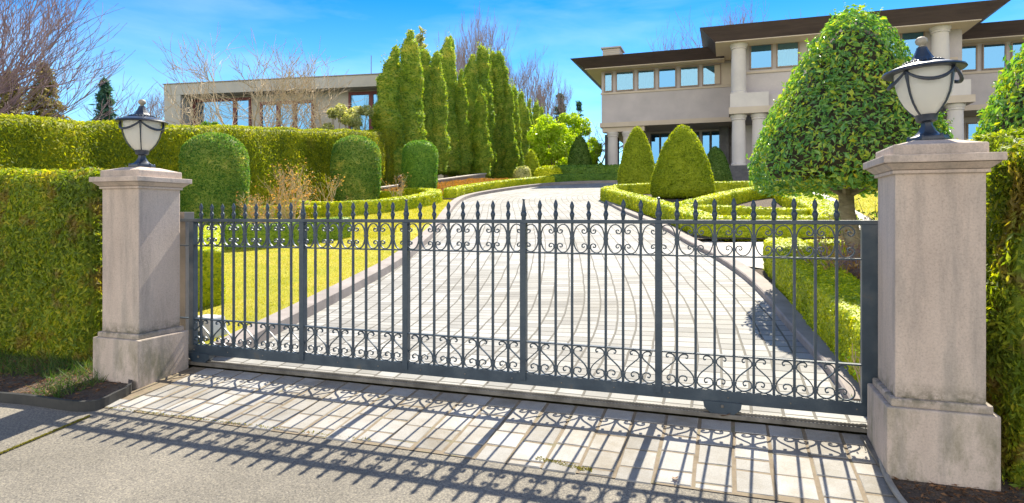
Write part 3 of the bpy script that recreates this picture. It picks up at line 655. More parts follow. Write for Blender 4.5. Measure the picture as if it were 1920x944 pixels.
# gear rack behind the bottom rail
mb = MB(); mb.box(x0g, x1g-.1, .0215, .040, .098, .125)
xx = x0g
while xx < x1g-.13:
    mb.frustum((xx, xx+.020, .0215, .040), (xx, xx+.020, .0215, .040), .055, .0701) if False else mb.add([(xx+.005, .0215, .080), (xx+.013, .0215, .080), (xx+.020, .0215, .0985), (xx-.002, .0215, .0985), (xx+.005, .040, .080), (xx+.013, .040, .080), (xx+.020, .040, .0985), (xx-.002, .040, .0985)],
            [(0, 1, 2, 3), (7, 6, 5, 4), (0, 4, 5, 1), (1, 5, 6, 2), (3, 7, 4, 0)]); xx += .026
mb.obj('gear_rack', M['iron'], gate)
for kx in (-9.0, 27.4):       # wheel housings
    wh = MB(); pts = []
    prof = [(-.14, .10), (-.132, .052), (-.085, .012), (.085, .012), (.132, .052), (.14, .10)]
    vs = [(px, -.033, pz) for px, pz in prof]+[(px, .033, pz) for px, pz in prof]
    wh.add(vs, [tuple(range(6)), tuple(range(11, 5, -1))]+[(i, (i+1) % 6, 6+(i+1) % 6, 6+i) for i in range(6)])
    w_ = wh.obj('wheel_housing', M['iron'], gate, (kx*SP, 0, 0))
    b_ = MB().lathe([(.012, 0), (.012, .008), (.004, .012)], 10).obj('axle_bolt', M['track'], w_, (0, -.034, .07)); b_.rotation_euler = (R(90), 0, 0)
    q = MB().lathe([(.045, -.012), (.045, .012)], 20).obj('wheel', M['rust'], w_, (0, 0, .070)); q.rotation_euler = (R(90), 0, 0); q.location.z = .068
# shared meshes
bar_me = MB().box(-.0095, .0095, -.0095, .0095, ZB1, ZT+.001).mesh('bar', M['iron'], bevel=.001)
fin = MB(); fin.lathe([(.010, 0), (.014, .006), (.0155, .022), (.019, .030), (.0215, .045), (.018, .058), (.013, .062), (.016, .066), (.012, .071), (.011, .078), (.0155, .098), (.0195, .115), (.0165, .128), (.009, .148), (.002, .160)], 10)
fin_me = fin.mesh('finial', M['iron'], smooth=True)
finp = MB(); finp.lathe([(.018, 0), (.021, .006), (.019, .022), (.025, .032), (.0275, .050), (.022, .066), (.019, .070), (.021, .076), (.019, .082), (.013, .12), (.009, .152), (.008, .160), (.013, .166), (.013, .174), (.003, .180)], 10)
finp_me = finp.mesh('finial', M['iron'], smooth=True)
coll_me = MB().box(-.019, .019, -.013, .013, -.010, .010).mesh('collar', M['iron'], bevel=.003)
# top scroll: opens towards the even bar (u=0), back on the odd bar (u=.14)
def catmull(p, k=4):
    p = [p[0]]+list(p)+[p[-1]]; out = []
    for i in range(1, len(p)-2):
        for j in range(k):
            t = j/k; a, b_, c, d = p[i-1:i+3]
            out.append(tuple(.5*((2*b_[q])+(-a[q]+c[q])*t+(2*a[q]-5*b_[q]+4*c[q]-d[q])*t*t+(-a[q]+3*b_[q]-3*c[q]+d[q])*t**3) for q in (0, 1)))
    out.append(tuple(p[-2])); return out
half = [(.128, 0), (.124, .045), (.107, .088), (.079, .113), (.047, .112), (.022, .092), (.013, .068), (.022, .048), (.040, .042), (.055, .052), (.055, .068), (.042, .073), (.035, .064)]
top_pts = catmull([(u_, -w_) for u_, w_ in half[::-1]]+half[1:], 4)
top_me = MB().strip(top_pts, .0085, .016).mesh('scroll', M['iron'])
low = [(.064, .225), (.077, .221), (.082, .238), (.064, .252), (.034, .246), (.013, .220), (.020, .192), (.060, .155), (.105, .112), (.128, .066), (.120, .028), (.088, .007), (.050, .008), (.018, .030), (.011, .052), (.026, .077), (.054, .084), (.075, .068), (.068, .046), (.052, .052)]
low_pts = catmull(low, 4); low_me = MB().strip(low_pts, .0085, .016).mesh('scroll', M['iron'])
top_m_me = MB().strip([(-u_, w_) for u_, w_ in top_pts], .0085, .016).mesh('scroll', M['iron'])
low_m_me = MB().strip([(-u_, w_) for u_, w_ in low_pts], .0085, .016).mesh('scroll', M['iron'])
post_me = MB().box(-.026, .026, -.03, .03, ZB1-.06, ZT+.001).mesh('post', M['iron'], bevel=.003)
ZM = (ZR3+ZT)/2
for k in range(-9, 34):
    if k in (0, 8, 16, 24):
        b_ = link('post', post_me, gate, (k*SP, -.001, 0)); link('finial', finp_me, b_, (0, 0, ZT+.032)); continue
    b_ = link('bar', bar_me, gate, (k*SP, 0, 0)); f_ = link('finial', fin_me, b_, (0, 0, ZT+.032)); f_.rotation_euler.y = random.gauss(0, .012); f_.scale.z = random.uniform(.95, 1.05)
    for z in ([ZM] if k % 2 else [ZM+.067, ZM-.067]): link('collar', coll_me, b_, (0, 0, z))
    for z in ([ZB1+.218, ZB1+.052] if k % 2 else [ZB1+.066]): link('collar', coll_me, b_, (0, 0, z))
for k in range(-9, 34):      # bays k..k+1
    if k % 2 == 0:           # even bar on the left: spiral end at left
        if k+1 <= 33: link('scroll', top_me, gate, (k*SP, 0, ZM)); link('scroll', low_m_me, gate, ((k+1)*SP, 0, ZB1))
    else:
        if k == 33: link('scroll', top_m_me, gate, ((k+1)*SP-.012, 0, ZM)); link('scroll', low_me, gate, (k*SP-.012, 0, ZB1)); continue
        link('scroll', top_m_me, gate, ((k+1)*SP, 0, ZM)); link('scroll', low_me, gate, (k*SP, 0, ZB1))
link('scroll', top_me, gate, (-10*SP, 0, ZM)); link('scroll', low_m_me, gate, (-9*SP, 0, ZB1))
mb = MB()
for k in np.arange(-9.5, 34, 2.9): mb.lathe([(.006, 0), (.006, .004), (.002, .006)], 8, (k*SP, 0, 0))
bo = MB()
for k in np.arange(-9.5, 34, 3.1):
    n0 = len(bo.v); bo.lathe([(.006, 0), (.006, .004), (.002, .006)], 8, (k*SP, 0, 0))
    bo.v[n0:] = [(vx, -.0205-vz, .135+vy) for vx, vy, vz in bo.v[n0:]]
bo.obj('bolt', M['track'], gate)

# guide post, stop post, drive motor
t = thing('guide_post', 'tan square steel post with roller box behind the left end of the gate', 'post', (-5.455, 5.13, G(5.13)))
MB().box(-.045, .045, -.04, .05, 0, 1.58).obj('post_tube', M['greymetal'], t, bevel=.004)
rb = MB().box(-.14, .05, -.06, .07, 1.49, 1.58).obj('roller_box', M['greymetal'], t, bevel=.004)
q = MB().lathe([(.03, -.10), (.03, .04)], 14).obj('roller', M['iron'], rb, (-.09, -.02, 1.535)); q.rotation_euler = (0, R(90), 0); q.location = (-.06, -.065, 1.535)
t = thing('stop_post', 'dark narrow steel post between the right end of the gate and the near pillar', 'post', (1.045, 5.04, G(5.04)))
MB().box(-.022, .022, -.05, .05, 0, 1.55).obj('post_tube', M['iron'], t, bevel=.003)
for z in (.35, 1.2): MB().box(-.05, -.0225, -.03, .03, z, z+.05).obj('catch_plate', M['iron'], t, bevel=.003)
t = thing('gate_motor', 'white and dark motor box on the ground behind the gate at its left end', 'gate motor', (-5.62, 5.62, G(5.62)), rz=R(-6))
MB().box(-.17, .17, -.13, .13, 0, .10).obj('base', M['darkframe'], t, bevel=.01)
MB().frustum((-.165, .165, -.125, .125), (-.14, .14, -.10, .10), .10, .34).obj('cover', M['metalbox'], t, bevel=.02)
q = MB().lathe([(.055, 0), (.055, .03)], 18).obj('pinion', M['iron'], t, (0, -.128, .13)); q.rotation_euler = (R(90), 0, 0)

# ---------------------------------------------------------------- near beds, edging, hedges
def densefill(name, poly, zo, mat): return polysheet(name, poly, zo, mat)
el = [W(0, 752), W(60, 757), W(110, 765), W(160, 771), W(190, 766), W(215, 752), W(240, 741), (-5.34, 4.37)]
el = smoothpath(el, 2)
polysheet('soil_bed', [tuple(p) for p in el]+[(-5.6, 5.4), (-16, 5.4), (-16, el[0][1])], .045, M['soil'])
mb = MB(); path_e = [(-16, el[0][1]+.0)]+[tuple(p) for p in el]
def wall_strip(path, w, h, z0=-.05):
    o1 = offset(path, w); mb = MB(); n_ = len(path)
    for i in range(n_):
        for p, z in ((path[i], z0), (path[i], h), (o1[i], h), (o1[i], z0)): mb.v.append((p[0], p[1], G(p[1])+z))
    for i in range(n_-1):
        for k in range(4): a = i*4; mb.f.append((a+k, a+4+k, a+4+(k+1) % 4, a+(k+1) % 4)); mb.mi.append(0)
    mb.f += [(0, 1, 2, 3), tuple((n_-1)*4+k for k in (3, 2, 1, 0))]; mb.mi += [0, 0]; return mb
tag(wall_strip(path_e, .03, .085).obj('bed_edging', M['rubber']), 'black curved rubber edging holding the soil bed left of the left pillar', 'edging')
hz = smoothpath([(1.02, 4.85), (.93, 4.6), (.915, 4.3), (.95, 4.0), (1.05, 3.7), (1.12, 3.3)], 3)
tag(MB().tube([(p[0], p[1], G(p[1])+.03) for p in hz], .018, 8).obj('edging_hose', M['hose'], smooth=True), 'grey plastic edging hose curving round the foot of the right pillar', 'edging')
mb = MB().box(-.016, .016, -.21, .21, 0, .02); o = mb.obj('steel_strip', M['track'], loc=(.905, 4.72, G(4.72)+.012)); o.rotation_euler = (math.atan(.11), 0, R(4)); tag(o, 'thin bare metal strip lying beside the foot of the right pillar', 'metal strip')
polysheet('soil_bed', [(1.02, 5.1), (.93, 4.5), (.95, 4.0), (1.05, 3.7), (1.2, 2.6), (6, 2.6), (6, 5.4), (1.02, 5.4)], .02, M['soil'])
def chips(xr, yr, n, zo, cond, size=.03):
    X = rng.uniform(*xr, n*2); Y = rng.uniform(*yr, n*2); k = cond(X, Y); X = X[k][:n]; Y = Y[k][:n]
    P = np.stack([X, Y, np.array([G(y) for y in Y])+zo], 1); N = np.tile([[0, 0, 1.]], (len(P), 1))
    return leaves(P, N, size, asp=.35, out=.1, jit=.5, depth=.01)
hx = np.array([(p[1], p[0]) for p in hz])[::-1]
cV, cF = chips((.9, 2.6), (2.9, 4.45), 3500, .025, lambda X, Y: X > np.interp(Y, hx[:, 0], hx[:, 1])+.03)
tag(link('mulch', npmesh('mulch', cV, [(cF, 0)], [M['deadleaf']])), 'brown bark mulch and dry needles under the right pillar', 'mulch', kind='stuff')
elx = np.array([(p[0], p[1]) for p in el])
def inbed(X, Y): return Y > np.interp(X, elx[:, 0], elx[:, 1])+.05
cV, cF = chips((-8.5, -5.4), (3.6, 4.9), 3500, .055, inbed, .03)
tag(link('mulch', npmesh('mulch', cV, [(cF, 0)], [M['deadleaf']])), 'dark mulch in the bed left of the left pillar', 'mulch', kind='stuff')
w1_ = blades('weeds', lambda X, Y: inbed(X, Y) & (snoise(np.stack([X, Y, X*0], 1), 3.) > .15), 4200, (-9, -5.6), (3.5, 4.8), .13, M['weed'], .04, .06)
tag(w1_, 'green weeds and long grass along the foot of the left front hedge', 'weeds')
w2_ = blades('weeds', lambda X, Y: (X > 1.55), 900, (1.5, 2.6), (3.2, 4.3), .07, M['weed'], .02, .2)
tag(w2_, 'small green weeds in the mulch right of the right pillar', 'weeds')

def zflat(z): return lambda y: z
TH = dict(asp=.32, out=.28, up=.15, jit=.8, var=.6)
hedge('low cut conifer hedge with yellow lit top in front, left of the left pillar', [(-13, 5.10), (-6.30, 5.08)], .66, 2.02, M['thuja'], 11000, .042, zf=zflat(-.05), rc=.2, amp=.06, freq=3.2, bulge=.06, step=.1, depth=.09, **TH)
hedge('tall cut conifer hedge at the right edge, right of the near pillar', [(1.80, 5.35), (7, 5.5)], .95, 2.12, M['thuja'], 11000, .042, zf=zflat(-.06), rc=.18, amp=.06, freq=3.2, bulge=.08, step=.1, depth=.09, seed=5, **TH)
hedge('tight conifer sprays close behind the near pillar', [(2.15, 4.45), (2.15, 5.0)], 1.0, 2.06, M['thuja'], 11000, .042, zf=zflat(-.06), rc=.18, amp=.06, freq=3.2, step=.1, depth=.09, seed=9, **TH)
# tall boundary hedge
hedge('tall long yew-green boundary hedge running up the left side of the lawn', [(-17.75, 6), (-17.75, 28.8)], 1.3, 3.30, M['thujafar'], 1500, .085, rc=.18, amp=.10, freq=1.3, step=.3, depth=.16, asp=.34, out=.25, up=.2, jit=.75)
hedge('darker lower end block of the boundary hedge beside the conifer row', [(-18.1, 29.6), (-18.1, 31.6)], 1.5, 3.45, M['thujafar'], 1300, .085, rc=.2, amp=.10, freq=1.3, step=.3, depth=.16, asp=.34, out=.25, up=.2, jit=.75, seed=4)
BX = dict(asp=.65, out=.12, up=.02, jit=.5)
def bh(label, path, w, h, dens=1500, size=.04, mat=None, group='low clipped box hedges', **kw):
    return hedge(label, path, w, h, mat or M['box'], dens, size, cat='box hedge', name='box_hedge', group=group, rc=.06, amp=.02, freq=5, **dict(BX, **kw))
bh('low box hedge along the right kerb just behind the gate', [(.82, 10.75), (.98, 9), (1.15, 7.3), (1.32, 5.7)], .56, .56, 4200, .028)
bh('short box hedge along the near side of the stone path behind the gate', [(1.15, 10.62), (3.6, 10.75)], .5, .54, 3200, .03)
bh('lime green box hedge block behind the left end of the gate', [(-6.93, 6.6), (-9.5, 9.2)], .8, .9, 3000, .034)
bh('low box hedge with a shaded face along the near edge of the lawn', [(-11.8, 11.1), (-10.2, 11.6), (-9.35, 12.5), (-9.05, 13.3)], .62, .60, 2600, .038, M['boxshade'])
bh('outer box hedge of the parterre running along the drive and the stone path', [(-4.62, 26.0), (-4.5, 24.6), (-3.35, 21.9), (-1.9, 18.6), (-1.15, 16.7), (-.55, 14.9), (-.2, 14.55), (.8, 14.55), (2.05, 14.75)], .55, .47, 1500, .05)
bh('wide box hedge along the right side of the parterre', [(2.2, 15.05), (2.25, 17), (2.05, 20), (1.9, 25)], .8, .47, 1200, .05)
bh('diagonal inner box hedge of the parterre behind the large topiary cone', [(-1.3, 17.9), (-.7, 19.6), (-.1, 21.6), (.6, 23.5), (1.6, 25.0)], .5, .47, 1300, .05)
bh('inner box hedge of the parterre crossing in front of the bare soil', [(-1.2, 17.3), (-.3, 17.15), (.7, 16.5), (1.8, 16.1)], .45, .47, 1300, .05)
bh('back box hedge of the parterre beyond the topiary cones', [(-4.6, 26.7), (-3, 27.2), (0, 27.4), (3, 27.3)], .55, .47, 900, .06)
ring = [tuple(p) for p in smoothpath([(-13.8, 25.3), (-12.2, 24.6), (-11.2, 22.9), (-10.95, 20.8), (-11.4, 19.0), (-12.5, 18.05), (-13.8, 18.2), (-15.2, 19.3)], 3)]
bh('curved ring of box hedge around the middle round-topped topiary', ring, .6, .55, 1500, .055)
bh('low box hedge beside the reddish twigs near the largest topiary drum', [(-15.8, 17.6), (-14.3, 17.9), (-12.9, 17.7)], .6, .45, 1200, .055)
bh('pale low box hedge near the far topiary cylinder', [(-16.4, 24.2), (-15, 24.6), (-13.6, 24.3)], .6, .45, 1000, .06)
rowh = [p for p in offset(Lk_in, -.65) if 24.6 < p[1] and p[0] < -9.8]
bh('low box hedge following the left kerb up round the bend of the drive', rowh, .6, .5, 900, .06)
rowd = [p for p in offset(Lk_in, -.65) if 34.6 < p[1] and p[0] < 2 and p[0] > -9.9]
bh('dark low box hedge in the shade along the far kerb below the villa', rowd, .6, .55, 700, .07, M['boxdark'])  # kerb hedge continued, its shade put into a darker leaf colour
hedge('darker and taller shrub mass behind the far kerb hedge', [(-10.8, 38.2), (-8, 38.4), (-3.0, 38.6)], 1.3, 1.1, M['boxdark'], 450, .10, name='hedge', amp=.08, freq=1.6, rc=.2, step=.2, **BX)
hedge('box hedge on the far side of the right lawn', [(3.0, 27.9), (13, 28.2)], .9, .9, M['box'], 500, .08, name='hedge', amp=.05, rc=.1, step=.25, **BX)

# rust-coloured ground cover bed by the retaining wall
X = rng.uniform(-15.6, -11.9, 60000); Y = rng.uniform(25.0, 37, 60000)
zz = .18+.12*snoise(np.stack([X, Y, X*0], 1), 1.1)
lim = np.interp(Y, [p[1] for p in Lk_out if p[0] < -8][:], [p[0] for p in Lk_out if p[0] < -8])-.95
k = X < lim; X = X[k][:30000]; Y = Y[k][:30000]; zz = zz[k][:30000]
P = np.stack([X, Y, np.array([G(y) for y in Y])+.1+zz*1.2], 1); LV, LF = leaves(P, np.tile([[0, 0, 1.]], (len(P), 1)), .075, asp=.4, out=.4, up=.4, depth=.2)
tag(link('ground_cover', npmesh('ground_cover', LV, [(LF, 0)], [M['heather']])), 'rust and yellow heather-like ground cover below the retaining wall', 'ground cover', kind='stuff')
t = thing('retaining_wall', 'low tan retaining wall with a pale coping below the conifer row', 'wall', (0, 0, 0))
def ramp_wall(mb, x0, y0, x1, y1, w, za0, zb0, za1, zb1):
    mb.add([(x0, y0, za0), (x0-w, y0, za0), (x0-w, y0, zb0), (x0, y0, zb0), (x1, y1, za1), (x1-w, y1, za1), (x1-w, y1, zb1), (x1, y1, zb1)],
           [(0, 1, 2, 3), (7, 6, 5, 4), (0, 4, 5, 1), (1, 5, 6, 2), (2, 6, 7, 3), (3, 7, 4, 0)]); return mb
ramp_wall(MB(), -15.9, 26.8, -15.6, 39.5, .3, 1.9, 2.82, 3.0, 4.32).obj('wall_body', M['kerb'], t)
ramp_wall(MB(), -15.85, 26.7, -15.55, 39.6, .4, 2.823, 2.90, 4.323, 4.40).obj('coping', M['path'], t)
t = thing('path_light', 'dark short bollard light by the end of the boundary hedge', 'light', (*W(752, 372), G(W(752, 372)[1])))
MB().lathe([(.13, 0), (.13, .95), (.10, 1.0)], 14).obj('post_tube', M['darkframe'], t); MB().lathe([(.17, .95), (.17, 1.05), (.05, 1.12)], 14).obj('lamp_cap', M['darkframe'], t)

# ---------------------------------------------------------------- topiary
def topiary(label, x, y, prof, mat, dens, size, sq=0, group=None, amp=.04, freq=2.2, seed=0, name='topiary', zoff=0, cat='topiary', stem=.25, **kw):
    t = thing(name, label, cat, (x, y, G(y)+zoff), group)
    V, Q = revolve(prof, (0, 0, 0), amp=amp, freq=freq, seed=seed, sq=sq)
    leafy('crown', V, Q, int(area(V, Q)*dens), size, mat, t, **dict(dict(asp=.4, out=.55, depth=size*.8, jit=.9, up=.15), **kw))
    MB().tube([(0, 0, -.1), (0, 0, prof[0][1]+.3)], [stem*.5, stem*.35], 8).obj('trunk', M['bark'], t)
    return t
def dome(r, h, rb=.85): return [(.05, .08), (r*rb, .08), (r*.96, h*.3), (r, h*.6), (r*.985, h*.76), (r*.93, h*.84), (r*.80, h*.905), (r*.58, h*.96), (r*.3, h*.99), (.01, h)]
c1 = at_z(403, 430, 18.0); topiary('largest round-topped topiary drum, nearest the left pillar', c1[0], c1[1], dome(.88, 2.90, .93), M['yewpale'], 2300, .055, .1, 'round-topped topiary drums', seed=1)
c2 = W(668, 384); topiary('middle of the three round-topped topiary drums, inside the hedge ring', c2[0], c2[1], dome(1.02, 2.95, .88), M['yewpale'], 1300, .07, .1, 'round-topped topiary drums', seed=2)
c3 = W(788, 373); topiary('smallest round-topped topiary drum, farthest up beside the drive', c3[0], c3[1], dome(.80, 2.72, .72), M['yew'], 1300, .07, .1, 'round-topped topiary drums', seed=3)
def cone(r, h): return [(.05, .05), (r*.9, .06), (r, h*.1), (r*.93, h*.28), (r*.78, h*.5), (r*.56, h*.72), (r*.33, h*.88), (r*.15, h*.97), (.01, h)]
for (px, py, r_, h_, mt, lb) in ((1280, 373, 1.22, 2.86, 'cone', 'largest yellow-green topiary cone, in the near part of the parterre'),
                                 (1195, 354, .95, 3.08, 'cone', 'tall yellow-green topiary cone just left of the largest one'),
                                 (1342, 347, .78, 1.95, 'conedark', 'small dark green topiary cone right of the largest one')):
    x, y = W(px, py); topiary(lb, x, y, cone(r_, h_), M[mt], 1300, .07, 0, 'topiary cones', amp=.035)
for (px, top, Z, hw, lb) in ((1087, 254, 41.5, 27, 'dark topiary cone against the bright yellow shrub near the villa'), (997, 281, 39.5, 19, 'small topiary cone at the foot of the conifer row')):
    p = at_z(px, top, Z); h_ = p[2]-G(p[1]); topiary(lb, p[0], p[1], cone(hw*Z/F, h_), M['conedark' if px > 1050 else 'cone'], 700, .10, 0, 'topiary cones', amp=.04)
# small mounds
for (px, top, Z, hw, mt, lb) in ((980, 313, 38, 16, 'magnolia', 'small pale round shrub left of the small cone'), (1030, 313, 38.5, 28, 'box', 'wide yellow-green mound shrub between the two far cones')):
    p = at_z(px, top, Z); h_ = p[2]-G(p[1]); r_ = hw*Z/F
    topiary(lb, p[0], p[1], [(.05, .05), (r_*.9, .1), (r_, h_*.5), (r_*.8, h_*.85), (r_*.4, h_*.98), (.01, h_)], M[mt], 600, .10, 0, None, name='shrub', cat='shrub', amp=.08)

# ---------------------------------------------------------------- the two clipped laurel trees
def laurel(label, x, y, r_, z0, z1, n, size, group, seed, lean=0):
    t = thing('laurel_tree', label, 'tree', (x, y, G(y)), group); h_ = z1-z0
    prof = [(.1, z0+.18), (r_*.55, z0+.04), (r_*.93, z0), (r_, z0+h_*.10), (r_*.93, z0+h_*.26), (r_*.77, z0+h_*.45), (r_*.59, z0+h_*.62), (r_*.41, z0+h_*.78), (r_*.25, z0+h_*.9), (r_*.12, z0+h_*.98), (.01, z1)]
    V, Q = revolve(prof, (0, 0, 0), 36, .07, 2.4, seed); Q = outward(V, Q); ce = np.array([0, 0, (z0+z1)/2])
    V[:, 0] += lean*(V[:, 2]-z0)
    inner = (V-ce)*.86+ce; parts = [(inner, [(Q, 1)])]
    for f, k in ((.96, .3), (1.0, .7)):
        P, N = sample((V-ce)*f+ce, Q, int(n*k)); P = P+N*(rng.random((len(P), 1))*.10-.03)
        LV, LF = leaves(P, N, size, asp=.46, out=.22, up=-.25, jit=.95, fold=True, var=.5, depth=.03); parts.append((LV, [(LF, 0)]))
    # loose shoots that break the outline
    P, N = sample(V, Q, 220); top = P[:, 2] > z0+.3; P = P[top]; N = N[top]
    for p, n_ in zip(P, N):
        d = norm(n_+[0, 0, .8]); L = rng.uniform(.06, .17); q = p+d*L*np.linspace(.1, 1, 6)[:, None]
        LV, LF = leaves(q, np.tile(d, (6, 1)), size, asp=.42, out=.35, up=.1, jit=1, fold=True); parts.append((LV, [(LF, 0)]))
    VV, FF = merge(parts); link('crown', npmesh('crown', VV, FF, [M['laurel'], M['coreshade']], smooth=(1,)), t)
    mb = MB(); mb.tube([(.20, 0, -.1), (.15, 0, .3), (.06, 0, .8), (0, .0, 1.1), (-.03, 0, z0+.35)], [.15, .12, .105, .10, .09], 12)
    for k in range(6):
        a = k*1.05+.3; mb.tube([(0, 0, z0-.12), (.35*math.cos(a)*r_, .35*math.sin(a)*r_, z0+.12), (.7*math.cos(a)*r_, .7*math.sin(a)*r_, z0+.32)], [.06, .04, .015], 7)
    mb.obj('trunk', M['bark'], t, smooth=True); return t
g_ = G(9.63)
laurel('egg-shaped clipped laurel tree on a bare trunk behind the right half of the gate', 1.55, 9.63, 1.20, 1.91-g_, 4.34-g_, 22000, .061, 'clipped laurel trees', 1, .045)
g_ = G(9.0)
laurel('clipped laurel tree cut off by the right edge above the tall hedge', 4.0, 9.0, 1.12, 1.95-g_, 4.6-g_, 16000, .065, 'clipped laurel trees', 4)

# twiggy and leafy shrubs
TWIG_MIN = .004
def twigs(mb, p, d, L, r, depth, spread=.5, n=(2, 3), up=.1, seg=3, side=3, taper=.6, lr=.72):
    r = max(r, TWIG_MIN/.8); pts = [Vector(p)]; d = Vector(d).normalized(); rs = [r]
    for i in range(seg):
        d = (d+Vector((random.gauss(0, .12), random.gauss(0, .12), random.gauss(0, .08)+up*.3))).normalized(); pts.append(pts[-1]+d*L/seg); rs.append(r*(1-(1-taper)*(i+1)/seg))
    mb.tube(pts, rs, side if r < .03 else 6, caps=False)
    ends = [(pts[-1], d)]
    if depth > 0:
        for k in range(random.randint(*n)):
            i = random.randint(1, seg); v = Vector((random.gauss(0, 1), random.gauss(0, 1), random.gauss(0, .6))); v = (v-d*v.dot(d)).normalized()
            nd = (d*(1-spread*.5)+v*spread+Vector((0, 0, up))).normalized()
            ends += twigs(mb, pts[i], nd, L*lr*random.uniform(.8, 1.15), rs[i]*.7, depth-1, spread, n, up, seg, side, taper, lr)
        ends += twigs(mb, pts[-1], d, L*lr, rs[-1]*.9, depth-1, spread, n, up, seg, side, taper, lr)
    return ends
def leafshrub(label, x, y, h_, w_, mat, nl, size, group=None, base=None, cat='shrub', name='shrub', twigm='twigpale', depth=3, stems=6, spread=.6, up=.15):
    t = thing(name, label, cat, (x, y, G(y) if base is None else base), group); mb = MB(); E = []
    for k in range(stems):
        a = random.uniform(0, 6.28); E += twigs(mb, (.1*math.cos(a), .1*math.sin(a), -.1), (w_/h_*math.cos(a)*.9, w_/h_*math.sin(a)*.9, 1), h_*.42, .02*h_/1.2, depth, spread, (2, 3), up)
    P = np.array([tuple(e[0]) for e in E]); k = rng.integers(0, len(P), nl); P = P[k]+rng.normal(size=(nl, 3))*h_*.05
    N = norm(P-[0, 0, h_*.4]); mb.obj('stems', M[twigm], t)
    LV, LF = leaves(P, N, size, asp=.5, out=.3, up=.1, jit=.9, fold=True); link('crown', npmesh('crown', LV, [(LF, 0)], [mat]), t); return t
for (px, py, Z, h_, w_, nl, lb) in ((545, 412, 19.5, 1.9, .9, 900, 'bronze-leaved young bush behind the gate between the topiary drums'), (490, 420, 18.0, 1.2, .7, 350, 'thin reddish twiggy bush beside the largest topiary drum'),
                                    (615, 400, 23.0, 1.7, .5, 160, 'spindly red-leaved shoot left of the middle topiary drum'), (742, 380, 26.5, 1.5, .5, 150, 'spindly red-leaved shoot right of the middle topiary drum')):
    p = at_z(px, py, Z); leafshrub(lb, p[0], p[1], h_, w_, M['rose'], nl, .06, 'bronze-leaved young shrubs', depth=3 if nl > 300 else 2, stems=7 if nl > 300 else 3)
leafshrub('brown dry bush in the bed behind the right hedge', 1.52, 8.75, .95, .7, M['rose'], 700, .05, None, twigm='twig', stems=14)
leafshrub('glossy small-leaved bush at the foot of the laurel tree', 2.0, 9.8, 1.25, .5, M['laurel'], 500, .05, None, stems=9)
leafshrub('small green sprig growing between the stop post and the near pillar', 1.13, 5.18, .75, .1, M['boxdark'], 160, .03, None, depth=2, stems=5)

# ---------------------------------------------------------------- conifer row on the left
def cyp_mesh(seed, n, fat=1.):
    st = random.Random(seed); parts = []
    prof = [(.15, .3), (.52*fat, .5), (.62*fat, 1.6), (.60*fat, 3.2), (.52*fat, 5.2), (.42*fat, 7.0), (.28*fat, 8.6), (.12*fat, 9.7), (.01, 10)]
    V, Q = revolve(prof, (0, 0, 0), 20, .0, 1, seed); Q = outward(V, Q)
    d = norm(V*[1, 1, 0]); V = V+d*(.16*snoise(V*[1, 1, .55], 2.2, seed)+.09*snoise(V, 5, seed+2))[:, None]; V[:, 0] += .10*np.sin(V[:, 2]*.6+seed)
    P, N = sample(V, Q, n); LV, LF = leaves(P, N, .115, asp=.4, out=.3, up=.5, jit=.7, depth=.10)
    tips = st.randint(1, 3)
    for k in range(tips):
        a = st.uniform(0, 6.28); b0 = np.array([.22*math.cos(a), .22*math.sin(a), 8.3]); q = b0+np.linspace(0, 1, 60)[:, None]*[0, 0, st.uniform(1.3, 2.1)]+rng.normal(size=(60, 3))*[.07, .07, .05]
        a_, b_ = leaves(q, norm(rng.normal(size=(60, 3))), .15, asp=.34, out=.2, up=1.); parts.append((a_, [(b_, 0)]))
    VV, FF = merge([(V, [(Q, 1)]), (LV, [(LF, 0)])]+parts); return npmesh('crown', VV, FF, [M['cypress'], M['cypress']], smooth=(1,))
cm = [cyp_mesh(s, 15000, f) for s, f in ((1, 1.), (2, 1.15), (3, .9), (4, 1.05), (5, .85))]
ctr_me = MB().tube([(0, 0, -.5), (0, 0, 1.2)], [.14, .11], 8).mesh('trunk', M['bark'])
rows = [(728, 108, 35, 62, 'short broad conifer at the left end of the row'), (741, 84, 38, 46, 'pointed conifer tip rising behind the first of the row'), (768, 58, 36.5, 56, 'tallest thick column of the left part of the conifer row'),
        (797, 92, 38.5, 46, 'blunt conifer just right of the tallest left column'), (817, 95, 39.5, 48, 'yellowish conifer leaning against the blunt one'), (836, 70, 42, 48, 'tall conifer with a dark double tip in mid row'),
        (848, 66, 45, 30, 'thin dark conifer spire behind the double-tipped one'), (866, 130, 43, 40, 'lower conifer right of the double-tipped one'), (880, 102, 46, 48, 'broad green conifer left of the central tall one'),
        (906, 86, 47, 54, 'central tall conifer right of the gap in the row'), (902, 160, 43.5, 40, 'small pointed yellow conifer standing forward in the row'), (921, 96, 50, 40, 'narrow conifer behind the central tall one'),
        (936, 98, 50, 50, 'dark tall conifer at the right of the main row'), (952, 140, 50, 42, 'conifer with a yellow lit edge sloping down the row'), (965, 163, 52, 32, 'thin conifer in the descending right part of the row'),
        (980, 172, 55, 38, 'dark conifer in the descending right part of the row'), (992, 185, 57, 30, 'short conifer third from the right end of the row'), (1006, 192, 60, 30, 'short conifer second from the right end of the row'), (1015, 200, 64, 26, 'smallest conifer at the far right end of the row')]
for i, (px, py, Z, wpx, lb) in enumerate(rows):
    p = at_z(px, py, Z); gz = G(p[1])+.5; h_ = p[2]-gz
    t = thing('conifer', lb, 'conifer', (p[0], p[1], gz), 'row of columnar conifers left of the drive', rz=random.uniform(0, 6.28))
    s = wpx*Z/F/2/.70; o = link('crown', cm[(i*3+i//4) % 5], t); t.scale = (s*random.uniform(.92, 1.1), s, h_/10.0); t.rotation_euler.x = random.uniform(-.012, .012); t.rotation_euler.y = random.uniform(-.015, .015); link('trunk', ctr_me, t)

